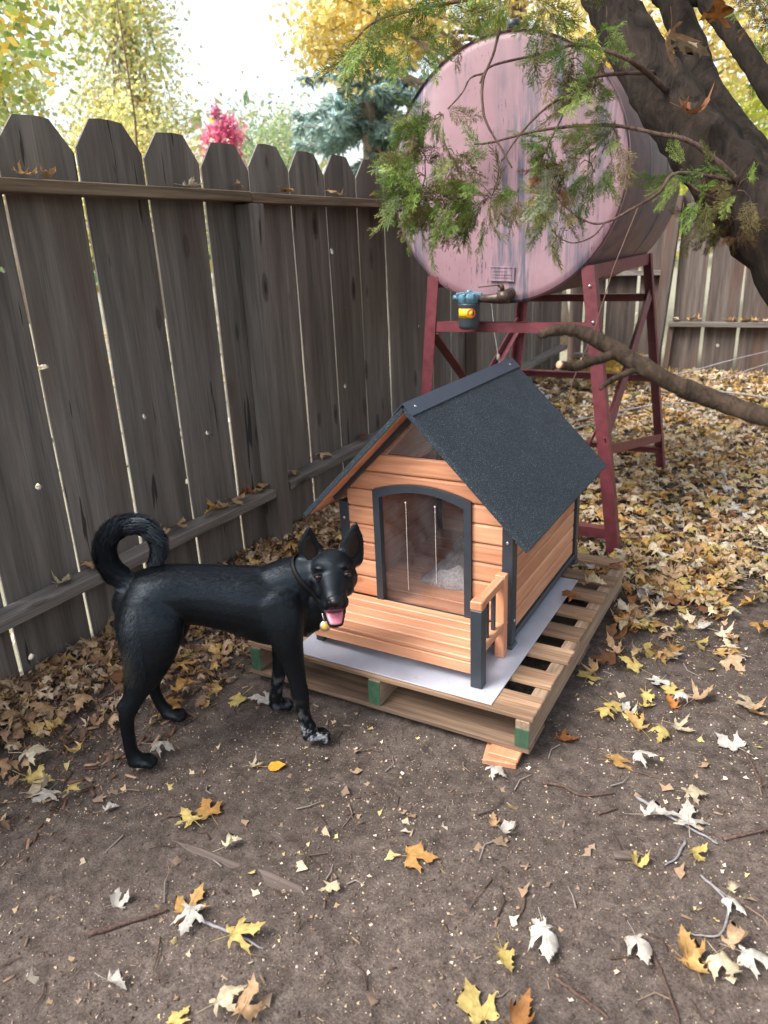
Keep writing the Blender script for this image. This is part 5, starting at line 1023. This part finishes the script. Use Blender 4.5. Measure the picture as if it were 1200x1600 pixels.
for x, y, c, k, s_, t, l in HAND: leaf(x, y, c, k, s_*.86, t, l, 'fallen leaves on the bare dirt')
# leaves on the pallet, the rails, caught on the cedar limb
PT = PZ+.122
for x, y, c, k, s_, t, l in ((-.60, 2.60, 'gold', 'curled', .08, 0, 'golden leaf standing on the pallet boards beside the sheet corner'), (-.63, 2.70, 'white', 'curled', .07, 10, 'white leaf on the pallet at the foot of the doghouse'), (-.57, 2.53, 'cream', 'curled', .08, 120, 'pale folded leaf on the pallet boards'), (-.63, 2.40, (160, 104, 58), 'curled', .075, 340, 'brown leaf lying over a gap of the pallet'), (-.54, 2.72, 'brown', 'curled', .07, 60, 'brown leaf at the far corner of the pallet')): leaf(x, y, c, k, s_, t, l, 'leaves on the pallet', PT, .15)
for y, c in ((1.60, 'gold'), (1.69, 'tan'), (2.33, 'cream'), (2.62, 'tan'), (2.92, 'gold'), (3.27, 'gold'), (3.36, 'tan'), (3.72, 'gold'), (4.1, 'tan')): leaf(XB+.045+lr.uniform(-.015, .02), y, c, 'curled', lr.uniform(.06, .085), None, 'curled %s leaf resting on the top rail of the side fence' % {'gold': 'golden', 'tan': 'tan', 'cream': 'pale'}[c], 'leaves on the top rail', 1.625, .1)
for y, c in ((1.46, 'cream'), (1.62, 'cream'), (1.57, 'tan'), (1.90, 'tan'), (2.02, 'tan'), (2.20, 'gold'), (2.27, 'tan'), (2.36, 'tan'), (2.43, 'brown'), (2.52, 'tan'), (2.57, 'gold'), (2.80, 'gold'), (3.1, 'tan'), (3.5, 'brown')): leaf(XB+.045+lr.uniform(-.015, .02), y, c, 'curled', lr.uniform(.06, .09), None, 'dry %s leaf resting on the low rail of the side fence' % {'gold': 'golden', 'tan': 'tan', 'cream': 'pale', 'brown': 'brown'}[c], 'leaves on the low rail', .337 if y < 2.7 else .348, .1)
for i in range(16): x = lr.uniform(-1.12, .1); leaf(x, YB-.05+lr.uniform(-.02, .02), lr.choice(('cream', 'tan', 'gold')), 'curled', lr.uniform(.07, .1), None, 'dry leaf on the low rail of the back fence', 'leaves on the back rail', .60, .15)
for x, y, z, c, t, l in ((-.345, 2.03, 1.80, (150, 118, 88), 150, 'pale brown leaf caught upright among the cedar limbs'), (-.275, 2.08, 1.79, (160, 106, 58), 200, 'orange brown leaf caught on the cedar limb'), (-.325, 2.02, 1.745, (160, 144, 120), 90, 'pale curled leaf caught on the limb below the orange one'), (-.315, 2.13, 1.63, (150, 104, 72), 90, 'small brown leaf stuck on the cedar trunk'), (-.555, 1.99, 1.90, (210, 160, 80), 180, 'golden leaf hanging in the cedar sprays above the tank')):
    o = leaf(x, y, c, 'curled', .085, t, l, 'leaves caught in the cedar', z, .9, name='caught_leaf')
# nearest leaves of the carpet and of the mulch, each its own object; farther ones are one mass
def where_fence(x, y):
    k = math.floor((y-1.558)/.2957); w = ['beside the low rail post', 'below the sixth', 'below the fifth', 'below the fourth', 'below the third', 'below the second', 'below the first']
    n = {-3: 'at the near fence end', -2: 'below the left edge board', -1: 'below the leftmost whole board', 0: 'below the first knotholed board', 1: 'below the board at the dog tail', 2: 'below the board before the post', 3: 'beside the fence post', 4: 'just past the fence post', 5: 'well past the fence post'}
    return n.get(k, 'far along the fence')
def where_carpet(x, y):
    a = 'by the stand leg' if x < -.36 else 'right of the stand leg' if x < -.2 else 'out in the open' if x < -.02 else 'towards the right edge'
    return a+(' by the dirt' if y < 2.85 else ' farther in' if y > 3.15 else ' on the edge')
def zone(n, f, cols, size, looks, what, group, z=None, where=None):
    for i in range(n):
        x, y = f(); c = lr.choice(cols); k = lr.choice(looks); leaf(x, y, c, k, lr.uniform(*size), None, '%s %s leaf %s' % ({'flat': 'flat', 'curled': 'curled', 'drooping': 'limp'}[k], {'white': 'white', 'cream': 'cream', 'gold': 'golden', 'yellow': 'yellow', 'tan': 'tan', 'brown': 'brown'}[c], (where(x, y)+', '+what) if where else what), group, None if z is None else float(gz(x, y))+lr.uniform(0, z), .25)
zone(46, lambda: ((lambda y: (-2.15+abs(lr.gauss(0, .17))+.0*y, y))(lr.uniform(.85, 2.3))), ['tan', 'brown', 'tan', 'cream', 'tan', 'cream'], (.06, .095), ['curled', 'curled', 'drooping'], 'in the mulch', 'leaves along the side fence', .03, where_fence)
zone(20, lambda: (lr.uniform(-2.05, -1.6), lr.uniform(1.9, 3.3)), ['tan', 'gold', 'cream', 'brown'], (.055, .085), ['curled', 'drooping', 'flat'], 'behind the dog', 'leaves behind the dog', .05, where_fence)
zone(70, lambda: (lr.uniform(-.48, .25), lr.triangular(2.62, 3.5, 3.3)), ['gold', 'cream', 'tan', 'yellow', 'white', 'gold'], (.06, .085), ['curled', 'flat', 'drooping', 'curled'], 'beyond the pallet', 'leaves at the edge of the leaf carpet', .02, where_carpet)
zone(24, lambda: (lr.uniform(-.40, .25), lr.uniform(1.95, 2.7)), ['cream', 'tan', 'yellow', 'white', 'gold'], (.05, .08), ['curled', 'flat', 'drooping', 'curled'], 'right of the pallet', 'leaves right of the pallet', None, where_carpet)
zone(14, lambda: (-.49+abs(lr.gauss(0, .05)), lr.uniform(2.2, 2.85)), ['brown', 'tan', 'gold'], (.06, .085), ['curled'], 'gathered against the right side of the pallet', 'leaves against the pallet', .02)
# where several still read alike, their order going away from the camera tells them apart
_by = {}
for o in COL.objects:
    if o.get('category') == 'leaf': _by.setdefault(o['label'], []).append(o)
_ord = ['first', 'second', 'third', 'fourth', 'fifth', 'sixth', 'seventh', 'eighth', 'ninth', 'tenth', 'eleventh', 'twelfth', 'thirteenth', 'fourteenth', 'fifteenth', 'sixteenth']
for l, q in _by.items():
    if len(q) > 1:
        q.sort(key=lambda o: o.location.x**2+o.location.y**2)
        for i, o in enumerate(q): o['label'] = _ord[min(i, 15)]+' '+l
# the leaf carpet
rl = np.random.default_rng(17)
def litter(name, n, samp, cols, size, tilt, thick, label, tmpl, flat_bias=0):
    P = samp(n); n = len(P); Vs = []; Ts = []; Ks = []; off = 0; k = rl.integers(0, len(tmpl), n); tint = pal(rl, n, cols); s_ = rl.uniform(*size, n)
    for j in range(len(tmpl)):
        q = np.where(k == j)[0]; tv, tt, tc = tmpl[j]; pos = np.column_stack([P[q], gz(P[q, 0], P[q, 1])+rl.uniform(0, thick, len(q))+.003])
        V, T, K = instance_np(tv-np.array([0, .4, 0]), tt, tc[:, None], pos, rotz_tilt(rl, len(q), tilt), s_[q], tint[q]); Vs.append(V); Ts.append(T+off); Ks.append(K); off += len(V)
    o = link(name, bulk(name, np.concatenate(Vs), np.concatenate(Ts), M['leaf'], np.concatenate(Ks))); tag(o, label, 'leaves', kind='stuff'); return o
def samp_carpet(n):
    x = rl.uniform(-2.1, 3.2, n*3); y = rl.uniform(2.3, 7.56, n*3); edge = 3.15+.25*np.sin(x*3)+.15*np.sin(x*7+1); p = smooth(-.55, .35, y-edge)*np.where(x < -1.5, .8, 1)
    inh = (x > -1.55) & (x < -.5) & (y < 2.87); k = (rl.random(n*3) < p) & ~inh; return np.column_stack([x[k], y[k]])[:n]
AUT = LCOL['gold']+[(206, 162, 92), (214, 172, 104)]+LCOL['cream']+LCOL['tan']+LCOL['yellow']+LCOL['white'][:1]+LCOL['brown'][:1]+LCOL['cream']+[(206, 180, 142), (222, 204, 178), (214, 190, 160), (196, 166, 124)]*2
litter('leaf_carpet', 16000, samp_carpet, AUT, (.045, .078), .32, .022, 'thick carpet of fallen autumn leaves covering the back of the yard', FLAT+CURL+DROOP)
def samp_mulch(n):
    y = rl.uniform(.5, 3.4, n); x = -2.17+np.abs(rl.normal(0, 1, n))*(.21+.14*smooth(1.4, 1.8, y)*smooth(2.6, 2.2, y))*(1+.25*np.sin(y*5)); return np.column_stack([x, y])[x < -1.55]
litter('leaf_mulch', 1900, samp_mulch, [(148, 116, 90), (170, 136, 106), (128, 102, 82), (194, 164, 132), (208, 184, 156), (206, 172, 112)], (.03, .06), .45, .025, 'brown leaf mulch heaped along the foot of the side fence', CURL+DROOP)
def samp_yard(n): return np.column_stack([rl.uniform(-12, -2.35, n), rl.uniform(-1, 14, n)])
litter('neighbour_leaves', 2200, samp_yard, AUT, (.07, .12), .3, .02, 'scattered leaves on the lawn beyond the side fence', FLAT)
# ---------------------------------------------------------------- crumbs, chips, shreds
TET = np.array([(-.5, -.4, -.2), (.55, -.35, -.15), (.05, .6, -.2), (.4, .3, .35), (-.35, .15, .4), (0, -.2, .5)]); TTT = np.array([(0, 2, 1), (0, 1, 5), (1, 3, 5), (1, 2, 3), (2, 4, 3), (0, 4, 2), (0, 5, 4), (3, 4, 5)])
CHIP = np.array([(-.5, -.12, 0), (.5, -.10, .02), (.48, .12, 0), (-.46, .10, .03), (-.5, -.10, .10), (.5, -.08, .12), (.46, .10, .10), (-.44, .1, .12)]); CHT = np.array([(0, 3, 2), (0, 2, 1), (4, 5, 6), (4, 6, 7), (0, 1, 5), (0, 5, 4), (1, 2, 6), (1, 6, 5), (2, 3, 7), (2, 7, 6), (3, 0, 4), (3, 4, 7)])
SHRED = np.array([(-.5, -.05, 0), (-.15, -.34, .14), (.1, -.12, .05), (.5, -.2, .22), (.2, .12, .1), (.05, .42, .2), (-.3, .1, .06)]); SHT = np.array([(0, 1, 6), (1, 5, 6), (1, 2, 5), (2, 4, 5), (2, 3, 4)])
def scatter(name, n, tv, tt, cols, size, tilt, label, cat, pw=1.8, xr=(-2.1, .9), yr=(.35, 3.4), ex=1.0):
    x = rl.uniform(*xr, n); y = yr[0]+(yr[1]-yr[0])*rl.random(n)**ex; k = ~((x > -1.55) & (x < -.5) & (y > 1.66) & (y < 2.86)); clump = np.sin(x*5+2*np.sin(y*4))+np.sin(y*6+1.5*np.sin(x*7))+rl.normal(0, .9, n); k &= clump > -1.1
    x, y = x[k], y[k]; n = len(x); s_ = size[0]*(1/np.maximum(rl.random(n), .02))**(1/pw); s_ = np.minimum(s_, size[1]); pos = np.column_stack([x, y, gz(x, y)+s_*.08])
    V, T, K = instance_np(tv, tt, None, pos, rotz_tilt(rl, n, tilt), s_, pal(rl, n, cols)); o = link(name, bulk(name, V, T, M['debris'], K)); tag(o, label, cat, kind='stuff')
scatter('soil_crumbs', 46000, TET, TTT, [(92, 78, 70), (108, 94, 85), (84, 70, 62), (120, 104, 94)], (.0018, .0075), 1, 'loose crumbs of dark soil all over the bare dirt', 'soil', 1.9)
scatter('pale_grit', 15000, TET, TTT, [(196, 178, 156), (176, 156, 134), (214, 200, 184), (156, 138, 122)], (.0016, .007), 1, 'pale grit and seed husks sprinkled over the dirt', 'grit', 2.2)
scatter('wood_chips', 5000, CHIP, CHT, [(98, 80, 68), (124, 104, 88), (150, 130, 110), (82, 66, 56), (136, 110, 90)], (.004, .024), .3, 'small bark chips and bits of twig on the dirt', 'chips', 1.7)
scatter('leaf_shreds', 5200, SHRED, SHT, [(196, 178, 150), (214, 200, 180), (176, 150, 118), (150, 124, 100), (204, 182, 126), (128, 108, 92), (140, 120, 100)], (.006, .042), .45, 'torn shreds of dry leaf on the dirt', 'leaf shreds', 2.0)
FIB = np.array([(-.5, 0, 0), (0, .05, .06), (.5, 0, .02), (0, .09, .05), (0, .07, .11)]); FBT = np.array([(0, 1, 4), (1, 2, 4), (0, 4, 3), (3, 4, 2)])
scatter('plant_fibres', 15000, FIB, FBT, [(150, 126, 106), (176, 154, 130), (126, 104, 88), (196, 178, 154)], (.004, .022), .25, 'fine dry fibres and stalks strewn over the dirt', 'fibres', 2.0)
scatter('wood_chips', 3500, CHIP, CHT, [(110, 84, 70), (140, 110, 92), (92, 70, 58), (166, 138, 116)], (.008, .045), .35, 'reddish bark mulch between the fence and the pallet', 'mulch', 1.7, (-2.15, -1.52), (.5, 3.6))
# ---------------------------------------------------------------- twigs and odd pieces on the ground
def twig(pts, r, label, mat='twig', name='twig'):
    m = MB(); P = [Vector((x, y, float(gz(x, y))+z)) for x, y, z in pts]; Q = []
    for i in range(len(P)-1):
        p0, p1, p2, p3 = P[max(i-1, 0)], P[i], P[i+1], P[min(i+2, len(P)-1)]
        for k in range(5): t = k/5; Q.append(.5*((2*p1)+(p2-p0)*t+(2*p0-5*p1+4*p2-p3)*t*t+(3*p1-p0-3*p2+p3)*t**3)+Vector((lr.gauss(0, .0012), lr.gauss(0, .0012), 0)))
    Q.append(P[-1]); m.tube(Q, [r*(1-.6*i/len(Q)) for i in range(len(Q))], 6, jitter=.12, rng=lr); o = m.build(name, M[mat], own=True); tag(o, label, 'twig', 'twigs on the ground')
M['grey_twig'] = plain('bluish_twig_bark', srgb(140, 136, 140), .6, 0, .3, 80)
for pts, r, l, mt in (([(-.235, 1.66, .006), (-.17, 1.63, .008), (-.09, 1.60, .008), (-.03, 1.58, .006)], .005, 'straight greyish twig under the large white leaf', 'grey_twig'), ([(-.02, 1.60, .006), (.05, 1.66, .008), (.12, 1.73, .006)], .005, 'brown twig running right from the large white leaf', 'twig'), ([(-.47, 1.60, .006), (-.42, 1.61, .007), (-.36, 1.60, .006), (-.29, 1.65, .006)], .005, 'crooked twig in front of the pallet corner', 'twig'),
 ([(-.31, 1.555, .006), (-.27, 1.595, .006)], .0045, 'short dark twig left of the torn white leaf', 'twig'), ([(-.055, 1.46, .005), (.01, 1.40, .006), (.0, 1.31, .006), (-.05, 1.29, .005)], .0036, 'pale hooked twig in the lower right', 'grey_twig'), ([(-.10, 1.555, .005), (-.11, 1.49, .006), (-.13, 1.45, .005)], .0036, 'small curved twig below the large white leaf', 'grey_twig'), ([(-.12, 1.22, .006), (-.07, 1.14, .006), (-.03, 1.05, .006)], .0042, 'dark straight twig in the lower right foreground', 'twig'),
 ([(-.28, 1.07, .006), (-.21, 1.05, .007), (-.16, 1.035, .006)], .0044, 'bent twig near the bottom edge', 'twig'), ([(-.405, 1.25, .003), (-.385, 1.20, .003), (-.40, 1.16, .003)], .0042, 'dark stick end left of the white leaves', 'twig'), ([(-1.00, .845, .004), (-.92, .85, .005), (-.84, .855, .004)], .0042, 'grey twig under the large yellow leaf', 'grey_twig'), ([(-1.20, .70, .004), (-1.13, .78, .006), (-1.09, .83, .004)], .0065, 'brown stick half sunk in the dirt at the lower left', 'twig'),
 ([(-1.32, 1.05, .004), (-1.28, 1.07, .005)], .0035, 'short twig left of the golden pair', 'twig'), ([(-.02, 2.02, .006), (.03, 1.9, .006), (.06, 1.8, .006)], .004, 'twig at the right edge beyond the bare dirt', 'twig')): twig(pts, r, l, mt)
for pts, r, l in (([(-1.02, 7.2, .05), (-.75, 7.1, .16), (-.5, 7.05, .25), (-.28, 7.0, .33)], .007, 'pale bare branch leaning on the back fence, longer one'), ([(-.62, 7.1, .05), (-.35, 7.05, .18), (-.1, 7.0, .28)], .006, 'pale bare branch leaning on the back fence, shorter one'), ([(-1.5, 5.6, .03), (-1.15, 5.9, .07), (-.8, 6.2, .05), (-.3, 6.3, .04)], .010, 'long grey fallen branch behind the stand'), ([(-1.6, 5.2, .02), (-1.35, 5.5, .05), (-1.15, 5.95, .03)], .010, 'grey stick lying under the tank'), ([(-.9, 6.7, .03), (-.4, 6.6, .06), (.2, 6.4, .03)], .011, 'thin branch on the leaves before the back fence'), ([(-.42, 4.6, .03), (-.33, 4.5, .05), (-.26, 4.25, .03)], .010, 'dark curved twig in the leaf carpet')): twig(pts, r, l, 'grey_twig', 'fallen_branch')
m = MB(); m.poly([(-.215, .012), (-.10, .022), (.02, .016), (.10, .03), (.205, .018), (.215, -.012), (.11, -.034), (.03, -.030), (-.04, -.006), (-.14, -.010)], (0, 0, 0), (1, 0, 0), (0, 1, 0), .010, .004)  # made-up slab in place of a grey smear on the dirt
Mx = Matrix.Translation((-1.045, 1.003, float(gz(-1.045, 1.003))+.0005)) @ Matrix.Diagonal((.92, .72, 1, 1)) @ Matrix.Rotation(.09, 4, 'Z'); m.v = [tuple(Mx @ Vector(p)) for p in m.v]
M['smear_bark_grey'] = wood('grey_smear_and_bark', srgb(82, 71, 65), srgb(98, 86, 79), srgb(112, 99, 92), 'x', .9, False, 130, .5, .05); tag(m.build('smear_slab', M['smear_bark_grey'], own=True), 'flat grey made-up slab in place of a smear on the dirt', 'smear')
m = MB(); m.poly([(-.03, -.008), (.02, -.012), (.034, 0), (.012, .012), (-.028, .01)], (-.215, 1.44, float(gz(-.215, 1.44))+.012), (.9, .43, 0), (-.43, .9, 0), .008, .002); tag(m.build('bark_chip', M['smear_bark_grey'], own=True), 'dark flat bark chip beside the yellow ragged leaf', 'bark chip')
V = []; T = []; K = []; off = 0
for i in range(170):
    x, y = lr.uniform(-1.7, .6), .4+2.4*lr.random()**1.1
    if -1.56 < x < -.48 and 1.64 < y < 2.88: continue
    a = lr.uniform(0, 6.28); L = lr.uniform(.03, .11); b = lr.uniform(-.5, .5); m = MB(); z = float(gz(x, y))+.004
    m.tube([(x, y, z), (x+cos(a)*L*.5, y+sin(a)*L*.5, z+.003), (x+cos(a+b)*L, y+sin(a+b)*L, z)], [.0022, .0018, .001], 5); V += m.v; T += [(f[0]+off, f[1]+off, f[2]+off, f[3]+off) for f in m.f if len(f) == 4]; off += len(m.v); K += [srgb(*lr.choice([(96, 80, 70), (128, 110, 98), (76, 62, 54), (140, 130, 124)]))[:3]]*len(m.v)
tag(link('twig_litter', bulk('twig_litter', V, T, M['debris'], np.array(K), True)), 'short bits of twig strewn over the bare dirt', 'twig bits', kind='stuff')
# weeds at the foot of the fence
V = []; T = []; K = []
for i in range(60):
    x, y = -2.14+lr.uniform(0, .06), 1.78+lr.gauss(0, .10); h = lr.uniform(.05, .13); a = lr.uniform(0, 6.28); lean = lr.uniform(.2, .8); z = float(gz(x, y)); w = .0022; sx, sy = -sin(a)*w, cos(a)*w; b = len(V)
    for t in (0, .5, 1): q = lean*h*t*t; V += [(x+cos(a)*q-sx*(1.1-t), y+sin(a)*q-sy*(1.1-t), z+h*t), (x+cos(a)*q+sx*(1.1-t), y+sin(a)*q+sy*(1.1-t), z+h*t)]; K += [srgb(78, 88, 56)[:3]]*2
    T += [(b, b+1, b+3), (b, b+3, b+2), (b+2, b+3, b+5), (b+2, b+5, b+4)]
tag(link('weeds', bulk('weeds', V, T, M['needle'], np.array(K))), 'tuft of thin weeds at the foot of the side fence', 'weeds', kind='stuff')
m = MB(); m.tube([(-2.05, 7.15, .16), (-1.7, 6.95, .22), (-1.3, 6.9, .18)], [.09, .11, .06], 10, jitter=.2, rng=lr)
put = empty('brush_pile', (-1.7, 6.9, .1), 'heap of yellowed cut cedar boughs in the back corner', 'brush pile'); put_sprays('dry_foliage', [(-1.75+.1*i, 6.75+.06*(i % 3), .18+.03*(i % 2), .14) for i in range(6)], 9, [(190, 160, 84), (206, 178, 104), (160, 134, 74)], 12, (.14, .26), put, (.2, -.4, .1))
